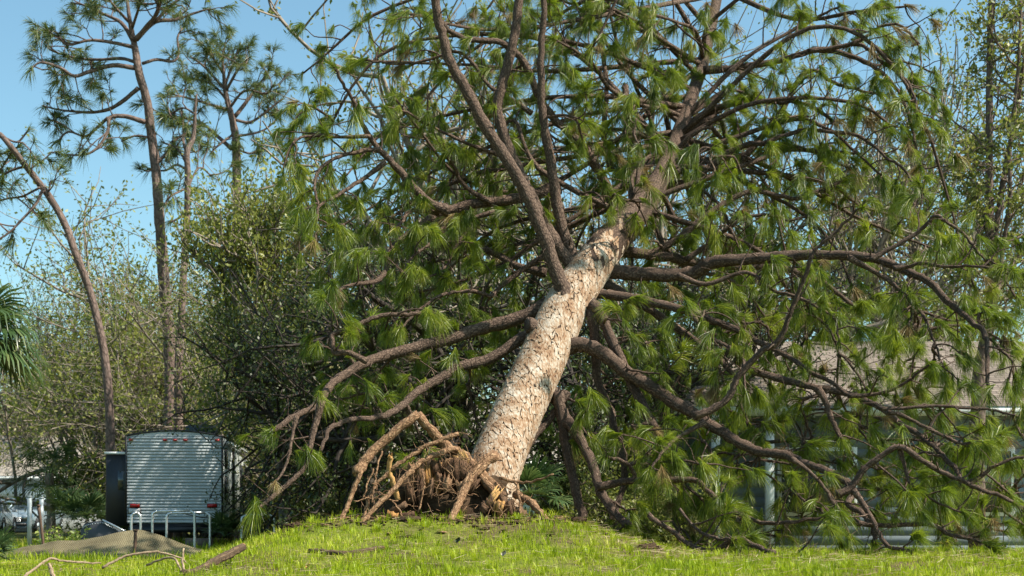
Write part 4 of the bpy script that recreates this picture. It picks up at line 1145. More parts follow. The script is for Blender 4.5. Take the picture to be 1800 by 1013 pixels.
house('green_walled_house', 'pale green walled house behind the root plate and the low left limbs', -9.2, 3.2, 50.0, 9.0, 2.75, 5.0, 'teal', 'shingle2', hip=3.0, windows=[(-4.5, 1.5, 1.3, 1.1), (-1.0, 1.5, 1.3, 1.1), (1.6, 1.5, 1.2, 1.1)])
gh = house('grey_garage_house', 'grey house with a pale fascia and garage behind the parked cars', -32, -20.2, 70.0, 9.0, 2.75, 5.0, 'garage', 'shingle2', hip=3.0, boards=False)
m1 = MB(); m1.box((-24.6, 69.93, 1.15), (4.6, .1, 2.2)); gd = m1.obj('garage_door', M['white'], gh)
for k in range(4):
    m1 = MB(); m1.box((-24.6, 69.86, .35 + k * .53), (4.5, .05, .48)); m1.obj('door_panel', M['white'], gd)

# ------------------------------------------------------------------ travel trailer
M['rv'] = plain('trailer_aluminium', (.50, .54, .55), .42, noise=.10, scale=1.6, stretch=(.3, 1, 6))
M['rvside'] = plain('trailer_side', (.62, .66, .64), .45, noise=.10, scale=3)
M['black'] = plain('black_trim', (.012, .013, .015), .45)
M['charcoal'] = plain('slide_out_panel', (.022, .024, .03), .5, noise=.15, scale=3)
M['red'] = plain('red_lens', (.45, .02, .02), .25)
M['steel'] = plain('galvanised_steel', (.62, .66, .68), .35, metal=.7, noise=.1, scale=20)
M['tyre'] = plain('tyre', (.015, .015, .016), .8)
M['plate'+'s'] = plain('number_plate', (.55, .58, .60), .4, noise=.2, scale=30)
M['tank'] = plain('unit_dark', (.06, .065, .075), .6)
rx, ry = (306.5 - 900) / F * 36.6, 36.6
rz = R(5.6)
rv = thing('travel_trailer', 'grey ribbed travel trailer parked under the pines, seen from its rear', 'trailer', (rx, ry, 0), rz)
W2, LEN, ZB, ZE, ZT = 1.22, 8.0, .63, 2.86, 3.0
def roofz(x): return ZE + (ZT - ZE) * (1 - (x / W2) ** 2)
# body shell behind the ribbed skin
mb = MB(); xs = np.linspace(-W2, W2, 13); top = [roofz(x) for x in xs]
v = []
for y in (.03, LEN):
    v += [[x, y, ZB] for x in xs] + [[x, y, z - .01] for x, z in zip(xs, top)]
n = 13; q = []
for k in range(n - 1):
    q += [[k, k + 1, n + k + 1, n + k], [2 * n + k, 3 * n + k, 3 * n + k + 1, 2 * n + k + 1], [n + k, n + k + 1, 3 * n + k + 1, 3 * n + k], [k, 2 * n + k, 2 * n + k + 1, k + 1]]
q += [[0, n, 3 * n, 2 * n], [n - 1, 3 * n - 1, 4 * n - 1, 2 * n - 1]]
mb.add(v, q); local_obj(mb, 'body', M['rvside'], rv)
# ribbed rear skin: one panel per rib
zz = np.linspace(ZB, ZE + .005, 29)
mbp = MB(); hh = zz[1] - zz[0]
mbp.add([[-W2 + .03, .025, 0], [W2 - .03, .025, 0], [W2 - .03, -.012, .012], [-W2 + .03, -.012, .012], [W2 - .03, -.002, hh - .006], [-W2 + .03, -.002, hh - .006], [W2 - .03, .025, hh], [-W2 + .03, .025, hh]],
        [[0, 1, 2, 3], [3, 2, 4, 5], [5, 4, 6, 7]])
me = mbp.mesh('siding_panel', M['rv'])
for z in zz[:-1]:
    o = bpy.data.objects.new('siding_panel', me); C.objects.link(o); o.parent = rv; o.location = (0, 0, z)
mb = MB()
v = [[x, -.01, ZE + .005] for x in xs] + [[x, -.01, z] for x, z in zip(xs, top)]
mb.add(v, [[k, k + 1, n + k + 1, n + k] for k in range(n - 1)]); local_obj(mb, 'rear_cap', M['rv'], rv)
mb = MB()
for s in (-1, 1): mb.box((s * (W2 - .005), -.012, (ZB + ZE) / 2), (.045, .05, ZE - ZB))
tube(mb, [[x, -.012, z + .012] for x, z in zip(xs, top)], .024, 6)
local_obj(mb, 'corner_trim', M['black'], rv)
mb = MB()
v = []
for y in (-.03, LEN + .03): v += [[x * 1.01, y, z + .0] for x, z in zip(xs, top)] + [[x * 1.01, y, z + .035] for x, z in zip(xs, top)]
q = []
for k in range(n - 1): q += [[k, k + 1, n + k + 1, n + k], [n + k, n + k + 1, 3 * n + k + 1, 3 * n + k], [2 * n + k, 3 * n + k, 3 * n + k + 1, 2 * n + k + 1]]
mb.add(v, q); local_obj(mb, 'roof', M['black'], rv)
for x in (-1.09, -.23, .02, .28, 1.09):
    m1 = MB(); m1.box((x, -.03, 2.77), (.10, .05, .045)); local_obj(m1, 'marker_lamp', M['red'], rv)
for x in (-.99, .96):
    m1 = MB(); m1.box((x, -.035, 1.085), (.23, .06, .085)); tl_ = local_obj(m1, 'tail_lamp', M['red'], rv)
    m1 = MB(); m1.box((x, -.022, 1.085), (.26, .03, .11)); local_obj(m1, 'lamp_base', M['black'], tl_)
m1 = MB(); m1.box((-1.0, -.022, .955), (.33, .02, .15)); pl = local_obj(m1, 'number_plate_holder', M['black'], rv)
m1 = MB(); m1.box((-1.0, -.036, .955), (.29, .012, .12)); local_obj(m1, 'number_plate', M['plates'], pl)
m1 = MB()
for k, x in enumerate((1.02, 1.05, 1.08, 1.11)): m1.box((x, -.018, 1.25), (.02, .01, .03))
local_obj(m1, 'name_mark', M['tank'], rv)
m1 = MB(); m1.box((0, .35, .50), (2.2, .7, .16)); m1.box((0, LEN / 2, .52), (1.9, LEN, .18)); m1.box((0, .0, .46), (2.3, .12, .14)); local_obj(m1, 'chassis', M['black'], rv)
m1 = MB(); m1.box((.45, 2.1, 3.12), (.75, .9, .24)); m1.box((.45, 2.1, 3.25), (.65, .8, .04)); local_obj(m1, 'air_conditioner', M['tank'], rv)
m1 = MB(); tube(m1, [[1.05, 3.2, 2.9], [1.05, 3.2, 3.12]], .04, 8); m1.box((1.05, 3.2, 3.15), (.2, .2, .05)); local_obj(m1, 'roof_vent', M['white'], rv)
# slide-out
m1 = MB(); m1.box((-W2 - .30, 2.3, 1.50), (.64, 3.2, 1.88)); so = local_obj(m1, 'slide_out', M['charcoal'], rv)
m1 = MB(); m1.box((-W2 - .31, 2.3, 2.46), (.70, 3.3, .06)); local_obj(m1, 'slide_roof', M['white'], so)
m1 = MB(); m1.box((-W2 - .21, .685, 1.75), (.22, .03, .5)); local_obj(m1, 'side_window', M['glass'], so)
# right side: windows, door, skirt, wheels
for y, z, w, h in [(.75, 2.35, .5, .5), (.75, 1.55, .5, .6), (5.4, 1.95, 1.2, .7), (7.0, 1.95, .8, .6)]:
    m1 = MB(); m1.box((W2 + .015, y, z), (.05, w, h)); wd = local_obj(m1, 'window', M['black'], rv)
    m1 = MB(); m1.box((W2 + .03, y, z), (.03, w - .1, h - .1)); local_obj(m1, 'pane', M['glass'], wd)
m1 = MB(); m1.box((W2 + .02, 3.0, 1.72), (.05, .75, 1.9)); dr = local_obj(m1, 'door', M['rvside'], rv)
m1 = MB(); m1.box((W2 + .035, 2.58, 1.72), (.06, .09, 1.95)); local_obj(m1, 'door_frame', M['black'], dr)
m1 = MB(); m1.box((W2 + .06, 2.75, 1.6), (.04, .05, .14)); local_obj(m1, 'door_handle', M['steel'], dr)
m1 = MB(); tube(m1, [[W2 + .06, .4, 2.72], [W2 + .08, 3, 2.72], [W2 + .06, 6.5, 2.72]], .045, 8); local_obj(m1, 'awning_roll', M['white'], rv)
for s in (-1, 1):
    for y in (4.2, 5.1):
        m1 = MB(); a = np.linspace(0, 2 * np.pi, 20, endpoint=False); pr = [(.12, .0), (.30, .0), (.34, .04), (.34, .16), (.30, .2), (.12, .2)]
        v = [[s * (W2 - .25) + s * (dx), y + r_ * math.cos(b), .34 + r_ * math.sin(b)] for r_, dx in pr for b in a]
        m1.add(v, [[i * 20 + j, i * 20 + (j + 1) % 20, (i + 1) * 20 + (j + 1) % 20, (i + 1) * 20 + j] for i in range(5) for j in range(20)])
        wh = local_obj(m1, 'wheel', M['tyre'], rv, True)
        m1 = MB(); tube(m1, [[s * (W2 - .22), y, .34], [s * (W2 - .08), y, .34]], .17, 14); local_obj(m1, 'rim', M['steel'], wh)

# ------------------------------------------------------------------ cars
def car(name, label, loc, rz, paint, L, prof, hw, glassz):
    """prof: (y, z hood/belt, z roof or None); built as lofted lower body plus a glazed cabin"""
    t = thing(name, label, 'car', loc, rz)
    mb = MB(); ys = [p[0] for p in prof]; secs = []
    for y, zb, k in prof:
        w = hw * k
        secs.append([[-w * .86, y, .26], [-w, y, .42], [-w * 1.0, y, zb - .22], [-w * .95, y, zb - .03], [-w * .80, y, zb + .02], [w * .80, y, zb + .02], [w * .95, y, zb - .03], [w, y, zb - .22], [w, y, .42], [w * .86, y, .26]])
    v = np.array(secs).reshape(-1, 3); m = 10; q = []
    for i in range(len(prof) - 1):
        for j in range(m): q.append([i * m + j, i * m + (j + 1) % m, (i + 1) * m + (j + 1) % m, (i + 1) * m + j])
    mb.add(v, q, [[0, k, k + 1] for k in range(1, 9)] + [[len(v) - m, len(v) - m + k + 1, len(v) - m + k] for k in range(1, 9)])
    local_obj(mb, 'body', paint, t, True)
    yb, yr0, yr1, yf, zr, zbelt = glassz
    cab = []
    for y, z, k in [(yb, zbelt, .86), (yr0, zr - .06, .70), (yr1, zr - .04, .70), (yf, zbelt, .86)]:
        cab.append((y, z, hw * k))
    mb = MB(); w0 = hw * .88
    v = [[-w0, yb, zbelt - .04], [w0, yb, zbelt - .04], [w0, yf, zbelt - .04], [-w0, yf, zbelt - .04], [-hw * .68, yr0, zr - .05], [hw * .68, yr0, zr - .05], [hw * .68, yr1, zr - .05], [-hw * .68, yr1, zr - .05]]
    mb.add(v, [[0, 1, 5, 4], [1, 2, 6, 5], [2, 3, 7, 6], [3, 0, 4, 7]]); cabin = local_obj(mb, 'windows', M['glass'], t)
    mb = MB(); hx = hw * .69
    tpz = np.array([[-hx, yr0 - .05, zr - .05], [hx, yr0 - .05, zr - .05], [hx, yr1 + .05, zr - .05], [-hx, yr1 + .05, zr - .05], [-hx * .85, yr0 + .1, zr + .02], [hx * .85, yr0 + .1, zr + .02], [hx * .85, yr1 - .1, zr + .02], [-hx * .85, yr1 - .1, zr + .02]])
    mb.add(tpz, [[0, 3, 2, 1], [4, 5, 6, 7], [0, 1, 5, 4], [1, 2, 6, 5], [2, 3, 7, 6], [3, 0, 4, 7]]); local_obj(mb, 'roof', paint, t)
    for s in (-1, 1):
        mb = MB()
        for (ya, za, yb2, zb2) in [(yb, zbelt, yr0, zr - .04), (yf, zbelt, yr1, zr - .04), ((yr0 + yr1) / 2, zbelt, (yr0 + yr1) / 2, zr - .04)]:
            tube(mb, [[s * w0 * 1.0, ya, za - .04], [s * hx, yb2, zb2]], .035, 5)
        local_obj(mb, 'pillars', paint, t)
        for y in (-L / 2 + .8, L / 2 - .85):
            m1 = MB(); a = np.linspace(0, 2 * np.pi, 22, endpoint=False); pr = [(.20, .0), (.29, -.01), (.33, .03), (.33, .17), (.29, .2)]
            v = [[s * (hw + .012 - dx), y + r_ * math.cos(b), .33 + r_ * math.sin(b)] for r_, dx in pr for b in a]
            m1.add(v, [[i * 22 + j, i * 22 + (j + 1) % 22, (i + 1) * 22 + (j + 1) % 22, (i + 1) * 22 + j] for i in range(4) for j in range(22)])
            wh = local_obj(m1, 'wheel', M['tyre'], t, True)
            m1 = MB(); tube(m1, [[s * (hw - .1), y, .33], [s * (hw + .006), y, .33]], .205, 14); local_obj(m1, 'rim', M['steel'], wh)
            m1 = MB(); tube(m1, [[s * (hw + .004), y + .39 * math.cos(b), .35 + .39 * math.sin(b)] for b in np.linspace(0, math.pi, 12)], .03, 5); local_obj(m1, 'wheel_arch', M['tyre'], t)
        m1 = MB(); m1.box((s * (hw + .1), yf - .35, zbelt + .08), (.2, .12, .14)); local_obj(m1, 'mirror', paint, t)
        m1 = MB(); m1.box((s * hw * .72, L / 2 - .03, .72), (.36, .12, .16)); local_obj(m1, 'headlamp', M['steel'], t)
        m1 = MB(); m1.box((s * hw * .82, -L / 2 + .02, .88), (.26, .10, .18)); local_obj(m1, 'tail_lamp', M['red'], t)
    m1 = MB(); m1.box((0, L / 2 + .0, .62), (hw * 1.0, .1, .24)); gr = local_obj(m1, 'grille', M['black'], t)
    for k in range(3):
        m1 = MB(); m1.box((0, L / 2 + .055, .55 + k * .07), (hw * .95, .02, .02)); local_obj(m1, 'grille_bar', M['steel'], gr)
    m1 = MB(); m1.box((0, L / 2 + .02, .40), (hw * 1.5, .1, .1)); local_obj(m1, 'bumper', M['black'], t)
    return t
M['whitepaint'] = plain('white_car_paint', (.78, .79, .80), .25, spec=.6)
M['silverpaint'] = plain('silver_blue_car_paint', (.30, .38, .43), .28, metal=.4, spec=.6)
cprof = [(-2.2, .72, .80), (-2.12, .95, .92), (-1.6, .99, 1.0), (-.5, .97, 1.0), (.7, .95, 1.0), (1.5, .88, .98), (2.05, .76, .9), (2.2, .58, .78)]
hd = R(10.3)
rw = np.array([-21.43, 60.0]); fwd = np.array([-math.sin(hd), math.cos(hd)]); rgt = np.array([math.cos(hd), math.sin(hd)])
cc = rw + fwd * 1.4 - rgt * .9
car('white_car', 'white parked car with its red tail lamp toward the lawn', (cc[0], cc[1], 0), hd, M['whitepaint'], 4.4, cprof, .89, (-2.0, -1.3, .1, 1.05, 1.5, .95))
sprof = [(-2.3, .9, .9), (-2.2, 1.1, .97), (-1.6, 1.12, 1.0), (0, 1.10, 1.0), (.8, 1.08, 1.0), (1.7, 1.02, .98), (2.2, .92, .92), (2.32, .7, .84)]
car('silver_suv', 'silver blue parked car facing the lawn behind the white car', (-23.15, 68.6, 0), R(176), M['silverpaint'], 4.6, sprof, .93, (-2.15, -1.7, .25, 1.0, 1.64, 1.08))

# ------------------------------------------------------------------ things round the trailer
M['rust'] = plain('rusty_stake', (.10, .06, .04), .9, noise=.3, scale=20)
M['postgrey'] = plain('dull_zinc', (.36, .41, .43), .55, metal=.2, noise=.15, scale=15)
def post(name, label, x0, y0, x1, y1, Y, w, mat, cat='post', group=None):
    a = P(x1, y1, Y); b = P(x0, y0, Y); a[2] = float(ground_z(a[0], Y)) - .02
    t = thing(name, label, cat, a, 0, group)
    mb = MB(); r = w / F * Y / 2
    if mat == 'rust': tube(mb, catmull([a, (a + b) / 2 + np.array([.01, 0, 0]), b], 4), r, 7, .08)
    else:
        c = (a + b) / 2; mb.box(c, (r * 2, r * 2, b[2] - a[2]))
    mb.obj('shaft', M[mat], t, False)
    mb = MB(); mb.box(b + np.array([0, 0, .012]), (r * 2.3, r * 2.3, .03)); mb.obj('cap', M[mat], t)
post('metal_post', 'square grey metal post beside the white car', 52, 874, 52, 945, 33, 6.5, 'postgrey')
post('metal_post', 'square grey metal post rising behind the rusty stake', 73, 876, 73, 945, 33, 6, 'postgrey')
post('rusty_stake', 'thin leaning rusty brown stake before the two grey posts', 68, 890, 78, 985, 25.2, 5, 'rust', 'stake')

def hoop(label, x0, x1, top, b0, b1, Y, bulge=8):
    pts = [P(x0, b0, Y), P(x0, top + 10, Y), P(x0 + 2.5, top + 3, Y), P(x0 + bulge, top, Y), P(x1 - bulge, top - 1, Y + .1), P(x1 - 2.5, top + 3, Y + .1), P(x1, top + 10, Y + .1), P(x1, b1, Y + .1)]
    pts[0][2] = float(ground_z(pts[0][0], Y)) - .03; pts[-1][2] = float(ground_z(pts[-1][0], Y)) - .03
    c = (pts[0] + pts[-1]) / 2
    t = thing('hoop_rail', label, 'rail', (c[0], c[1], pts[0][2]))
    mb = MB(); tube(mb, catmull(pts[:4], 5), .026, 10); mb.obj('leg', M['steel'], t, True)
    mb = MB(); tube(mb, np.array([pts[3], pts[4]]), .026, 10); mb.obj('top_rail', M['steel'], t, True)
    mb = MB(); tube(mb, catmull(pts[4:], 5), .026, 10); mb.obj('leg', M['steel'], t, True)
hoop('narrow galvanised hoop rail below the number plate', 231, 247, 902, 950, 950, 31.0, 5)
hoop('long front galvanised hoop rail before the trailer', 268, 342, 899, 955, 960, 31.4)
hoop('galvanised hoop rail set back behind the long one before the trailer', 293, 369, 902, 950, 950, 33.2)
hoop('galvanised hoop rail beside the right side of the trailer', 425, 482, 906, 935, 935, 33.0)

# shade net slumped over a short prop
def net_mat():
    m, nt, out = newmat('shade_net')
    tc = N(nt, 'ShaderNodeTexCoord'); no = N(nt, 'ShaderNodeTexNoise', i_Scale=2.2, i_Detail=4.0); nt.links.new(tc.outputs['Object'], no.inputs['Vector'])
    wv = N(nt, 'ShaderNodeTexWave', i_Scale=9.0, i_Distortion=2.0); wv.bands_direction = 'X'; nt.links.new(tc.outputs['Object'], wv.inputs['Vector'])
    col = ramp(nt, no.outputs[0], [(.3, (.13, .11, .06)), (.7, (.34, .29, .17))])
    p = N(nt, 'ShaderNodeBsdfPrincipled', i_Roughness=.8); nt.links.new(col, p.inputs['Base Color'])
    tb = N(nt, 'ShaderNodeBsdfTranslucent'); nt.links.new(col, tb.inputs[0])
    tr_ = N(nt, 'ShaderNodeBsdfTransparent')
    a = N(nt, 'ShaderNodeMixShader'); a.inputs[0].default_value = .35; nt.links.new(p.outputs[0], a.inputs[1]); nt.links.new(tb.outputs[0], a.inputs[2])
    f = N(nt, 'ShaderNodeMath', operation='MULTIPLY'); f.inputs[1].default_value = .6; nt.links.new(wv.outputs[0], f.inputs[0])
    b = N(nt, 'ShaderNodeMixShader'); nt.links.new(f.outputs[0], b.inputs[0]); nt.links.new(a.outputs[0], b.inputs[1]); nt.links.new(tr_.outputs[0], b.inputs[2])
    nt.links.new(b.outputs[0], out.inputs[0])
    return m
M['net'] = net_mat()
YN = 24.5
xs_ = np.linspace(15, 358, 90)
crest = np.interp(xs_, [15, 60, 120, 180, 238, 250, 290, 330, 358], [971, 960, 953, 947, 932, 934, 950, 961, 969])
mb = MB(); v = []
for k, (x, cy_) in enumerate(zip(xs_, crest)):
    a = P(x, cy_, YN); gz_f = float(ground_z(a[0], YN - .9)) ; gz_b = float(ground_z(a[0], YN + 1.1))
    for s in np.linspace(-1, 1, 15):
        y = YN + (s * .9 if s < 0 else s * 1.1); g0 = gz_f if s < 0 else gz_b
        h = max(a[2] - g0, .05)
        z = g0 + .015 + h * (1 - abs(s)) ** 1.35 + .03 * abs(math.sin(k * .16 + 1.3 * math.sin(k * .05) + s * (k - 58) * .03)) * (1 - abs(s)) ** .6 * (1 - .5 * abs(k - 58) / 60) + .006 * math.sin(k * .31 + s * 3 + 1.1 * math.sin(k * .07))
        v.append([a[0] + .03 * math.sin(s * 5 + k * .2), y, z])
v = np.array(v); nn = 15
q = [[i * nn + j, (i + 1) * nn + j, (i + 1) * nn + j + 1, i * nn + j + 1] for i in range(89) for j in range(nn - 1)]
mb.add(v, q)
net = mb.obj('shade_net', M['net'], None, True)
tag(net, 'slumped olive brown shade net draped low over the grass before the trailer', 'net')
sol = net.modifiers.new('thickness', 'SOLIDIFY'); sol.thickness = .006
post('prop_post', 'short dark prop under the peak of the slumped net', 238, 934, 234, 965, 23.7, 6, 'rust')

# black sheet with a row of eyelets
YB = 33.0
out_ = [(139, 960), (140, 932), (146, 922), (158, 918), (180, 915), (190, 920), (205, 927), (220, 935), (232, 942), (234, 960)]
base = P(186, 960, YB); base[2] = float(ground_z(base[0], YB))
t = thing('black_sheet', 'black sheet with a row of pale eyelets below the slide out', 'sheet', base)
mb = MB(); n = len(out_); v = []
for dy in (0, .05):
    for k, (a, b) in enumerate(out_):
        p = P(a, b, YB); p[1] += dy + .35 * ((a - 186) / 50) ** 2 * .3
        if b > 950: p[2] = base[2] - .02
        v.append(p)
fan_q = []; fan_t = [[0, k + 1, k] for k in range(1, n - 1)] + [[n, n + k, n + k + 1] for k in range(1, n - 1)]
fan_q = [[k, (k + 1) % n, n + (k + 1) % n, n + k] for k in range(n)]
mb.add(v, fan_q, fan_t); mb.obj('sheet', M['tank'], t)
edge = catmull([P(a, b + 2, YB - .03) for a, b in out_[1:-1]], 5)
for k in range(4, len(edge) - 1, 1):
    m1 = MB(); m1.box(edge[k] + np.array([0, -.0 + .35 * ((edge[k][0] - base[0]) / .66) ** 2 * .3, -.03]), (.022, .02, .022)); m1.obj('eyelet', M['steel'], t)
mb = MB(); tube(mb, [P(180, 914, YB - .02), P(206, 927, YB - .02), P(234, 942, YB - .02)], .022, 8); mb.obj('edge_tube', M['steel'], t, True)
# timber under the trailer tail
c = P(350, 952, 35.2); gz = float(ground_z(c[0], c[1]))
mb = MB(); mb.box((c[0], c[1], gz + .12), (.62, .3, .26))
tag(mb.obj('timber_block', plain('weathered_timber', (.16, .12, .09), .9, noise=.35, scale=6, stretch=(6, 1, 1)), None), 'weathered timber block on the ground below the trailer tail', 'block')

# ------------------------------------------------------------------ fallen wood on the lawn
M['deadtwig'] = bark_mat('dead_twig_bark', [(.2, (.16, .11, .07)), (.6, (.36, .27, .18)), (.9, (.5, .42, .32))], su=30, sv=12, bump=.6, dist=.01)
M['logbark'] = bark_mat('log_bark', [(.15, (.035, .024, .016)), (.5, (.13, .085, .05)), (.85, (.25, .18, .115))], su=26, sv=14, bump=.9, dist=.012)
def lying(name, label, pts, w0, w1, mat, cat, lift=None, Y=None, cut=False):
    g0 = ground_at(*pts[0]) if Y is None else None
    w = []
    for k, (a, b) in enumerate(pts):
        if Y is None:
            p = ground_at(a, b)
        else:
            p = P(a, b, Y[0] + (Y[1] - Y[0]) * k / (len(pts) - 1)); p[2] = max(p[2], float(ground_z(p[0], p[1])) + .004)
        w.append(p)
    w = np.array(w); Ym = w[:, 1].mean()
    r0, r1 = w0 / F * Ym / 2, w1 / F * Ym / 2
    if Y is None: w[:, 2] += r0 * .6
    cv = catmull(w, 5) + rng.normal(0, .003, (len(catmull(w, 5)), 3))
    base = cv[0].copy(); base[2] = float(ground_z(base[0], base[1]))
    t = thing(name, label, cat, base)
    mb = MB(); tube(mb, cv, np.linspace(r0, r1, 6), 10, .06); mb.obj('stick', M[mat], t, True)
    if cut:
        d = nrm(cv[-1] - cv[-3]); mb = MB(); tube(mb, np.array([cv[-1] - d * .004, cv[-1] + d * .006]), r1 * .93, 10, .05); mb.obj('cut_end', M['torn'], t)
    return t, cv
lying('cut_log', 'cut log end sticking up from the grass, pale sawn face', [(322, 1018), (345, 1006), (372, 991), (400, 976), (428, 961)], 17, 15, 'logbark', 'log', Y=(12.4, 13.2), cut=True)
lying('broken_log', 'short dark broken log lying on the mound below the roots', [(545, 972), (575, 974), (605, 976), (640, 972), (672, 967)], 10, 9, 'logbark', 'log', cut=True)
lying('forked_stick', 'green stained stick crossing the short dark log', [(590, 986), (612, 984), (632, 977), (648, 971)], 5, 4, 'logbark', 'stick')
lying('bent_twig', 'pale bent twig with an elbow lying near the rusty stake', [(40, 1016), (62, 1000), (85, 983), (110, 986), (150, 989), (178, 990)], 5, 3, 'deadtwig', 'twig', Y=(13.0, 13.8))
lying('arched_twig', 'long pale arched twig below the net', [(180, 998), (200, 987), (225, 977), (262, 971), (287, 972), (315, 980), (330, 990)], 5, 3, 'deadtwig', 'twig', Y=(13.6, 13.9))
lying('hooked_twig', 'hooked pale twig beside the upright twig', [(258, 994), (287, 982), (305, 981), (312, 990), (318, 1003), (322, 1012)], 4, 4, 'deadtwig', 'twig', Y=(13.2, 12.8))
lying('upright_twig', 'upright brown twig standing next to the cut log', [(326, 1016), (321, 990), (322, 964)], 5, 3.5, 'deadtwig', 'twig', Y=(12.5, 12.6))
lying('wood_stub', 'pale wood stub poking up under the elbow of the bent twig', [(95, 1020), (90, 1003), (86, 992)], 8, 6, 'deadtwig', 'stub', Y=(12.6, 12.7), cut=True)
lying('thin_stick', 'thin grey stick lying on the grass below the roots', [(742, 991), (765, 994), (795, 996)], 3, 2, 'logbark', 'stick')
lying('bare_root_stick', 'thin dark stick half buried right of the short log', [(688, 976), (708, 975), (728, 975)], 3, 2, 'logbark', 'stick')
for lab, px_, py_, s, col in [('curled dark leaf standing on the mound grass', 803, 965, .085, (.05, .06, .02)), ('pale dead leaf on the grass right of the roots', 884, 988, .075, (.45, .37, .30)), ('orange dead leaf at the foot of the mound', 540, 1010, .06, (.5, .25, .08))]:
    p = ground_at(px_, py_); mb = MB(); nn = 7; v = []
    for k in range(nn):
        u = k / (nn - 1); w_ = s * .32 * math.sin(math.pi * min(.98, max(.03, u)))
        cz_ = .05 + s * .9 * u * .8; bend = s * .3 * u * u
        v += [[-w_ + bend, .01 * u, cz_], [bend, .02 + .02 * u, cz_], [w_ + bend, -.01, cz_ + .004]]
    mb.add(np.array(v) + p, [q_ for k in range(nn - 1) for q_ in ([3 * k, 3 * k + 1, 3 * k + 4, 3 * k + 3], [3 * k + 1, 3 * k + 2, 3 * k + 5, 3 * k + 4])])
    o = mb.obj('dead_leaf', plain('leaf_' + lab[:6], col, .7, noise=.3, scale=60), None, True); tag(o, lab, 'leaf')

# ------------------------------------------------------------------ grass and litter
rng = np.random.default_rng(99)
def vnoise(x, y, f, ph):
    return .5 + .25 * (np.sin(f * x + ph) * np.cos(f * .9 * y + 2 * ph) + np.sin(f * 1.7 * y - f * .6 * x + ph * 3) * np.cos(f * 1.3 * x + ph))
BARE = [P(520, 938, 15.4), P(835, 925, 15.4), P(1140, 968, 14.6), P(1010, 922, 15.6), P(720, 935, 15.2), P(640, 925, 15.3), P(1200, 975, 14.4), P(560, 990, 13.0), P(240, 1000, 13.2), P(880, 930, 15.3)]
def blades(n, y0, y1, h0, h1, w, xpad=.6, dens_pow=1.0, straw=False):
    y = y0 + (y1 - y0) * rng.random(n) ** dens_pow
    half = .36 * y + xpad
    x = (rng.random(n) * 2 - 1) * half
    keep = np.ones(n, bool)
    for b in BARE:
        d = np.hypot(x - b[0], (y - b[1]) * .7); keep &= (d > .16 + .10 * rng.random(n)) | (rng.random(n) < .25)
    cl = vnoise(x, y, 2.3, 1.0) * .5 + vnoise(x, y, 6.1, 2.0) * .5
    keep &= rng.random(n) < np.clip(.2 + 1.7 * (cl - .28), .15, 1)
    pit = (np.abs(x + .68) < .62) & (np.abs(y - 16.2) < .5); keep &= ~pit
    torn = np.exp(-(((x + .75) / 1.25) ** 2 + ((y - 15.7) / .55) ** 2)); keep &= rng.random(n) > torn * .85
    x, y, cl = x[keep], y[keep], cl[keep]; n = len(x)
    z = ground_z(x, y) - .008
    h = (h0 + (h1 - h0) * rng.random(n) ** 1.6) * (.65 + .7 * cl)
    az = rng.random(n) * 2 * np.pi; lean = rng.gamma(2.0, .22, n)
    d = np.stack([np.cos(az), np.sin(az), np.zeros(n)], 1); up = np.array([0, 0, 1.0])
    o = np.stack([x, y, z], 1)
    m = o + (up * .55 + d * (lean * .22)[:, None]) * h[:, None]
    t = o + (up * (1 - .25 * np.minimum(lean, 1.6))[:, None] + d * (lean * .75)[:, None]) * h[:, None]
    a2 = rng.random(n) * np.pi; s = np.stack([np.cos(a2), np.sin(a2), np.zeros(n)], 1) * (w * rng.uniform(.6, 1.3, n) / 2)[:, None]
    v = np.stack([o - s, o + s, m + s * .8, m - s * .8, t], 1).reshape(-1, 3); k = np.arange(n)[:, None] * 5
    return v, k + np.array([[0, 1, 2, 3]]), k + np.array([[3, 2, 4]])
mb = MB()
mb.add(*blades(230000, 10.6, 17.6, .02, .075, .0058))
mb.add(*blades(26000, 10.6, 17.0, .06, .13, .0062))
mb.add(*blades(26000, 17, 32, .08, .20, .014, 1.0))
mb.add(*blades(14000, 30, 46, .1, .25, .03, 1.0))
nc = 900
cy_ = 10.8 + 6.4 * rng.random(nc); cx_ = (rng.random(nc) * 2 - 1) * .38 * cy_
for a_, b_ in zip(cx_, cy_):
    if abs(a_ + .68) < .62 and abs(b_ - 16.2) < .5: continue
    n_ = int(rng.integers(10, 34)); az = rng.random(n_) * 6.283; r_ = rng.random(n_) * .05
    o = np.stack([a_ + r_ * np.cos(az), b_ + r_ * np.sin(az), np.zeros(n_)], 1); o[:, 2] = ground_z(o[:, 0], o[:, 1]) - .01
    h = rng.uniform(.05, .13, n_) * rng.uniform(.7, 1.3); d = np.stack([np.cos(az), np.sin(az), np.zeros(n_)], 1); le = rng.uniform(.15, .8, n_)
    up = np.array([0, 0, 1.0]); m_ = o + (up * .6 + d * (le * .3)[:, None]) * h[:, None]; t_ = o + (up * (1 - .35 * le)[:, None] + d * (le * .95)[:, None]) * h[:, None]
    s_ = np.stack([-np.sin(az), np.cos(az), np.zeros(n_)], 1) * .0034
    v = np.stack([o - s_, o + s_, m_ + s_ * .85, m_ - s_ * .85, t_], 1).reshape(-1, 3); k_ = np.arange(n_)[:, None] * 5
    mb.add(v, k_ + np.array([[0, 1, 2, 3]]), k_ + np.array([[3, 2, 4]]))
gr = mb.obj('lawn_grass', M['grass'], None, False); tag(gr, 'bright green lawn grass growing over the mound and foreground', 'grass'); gr['kind'] = 'stuff'
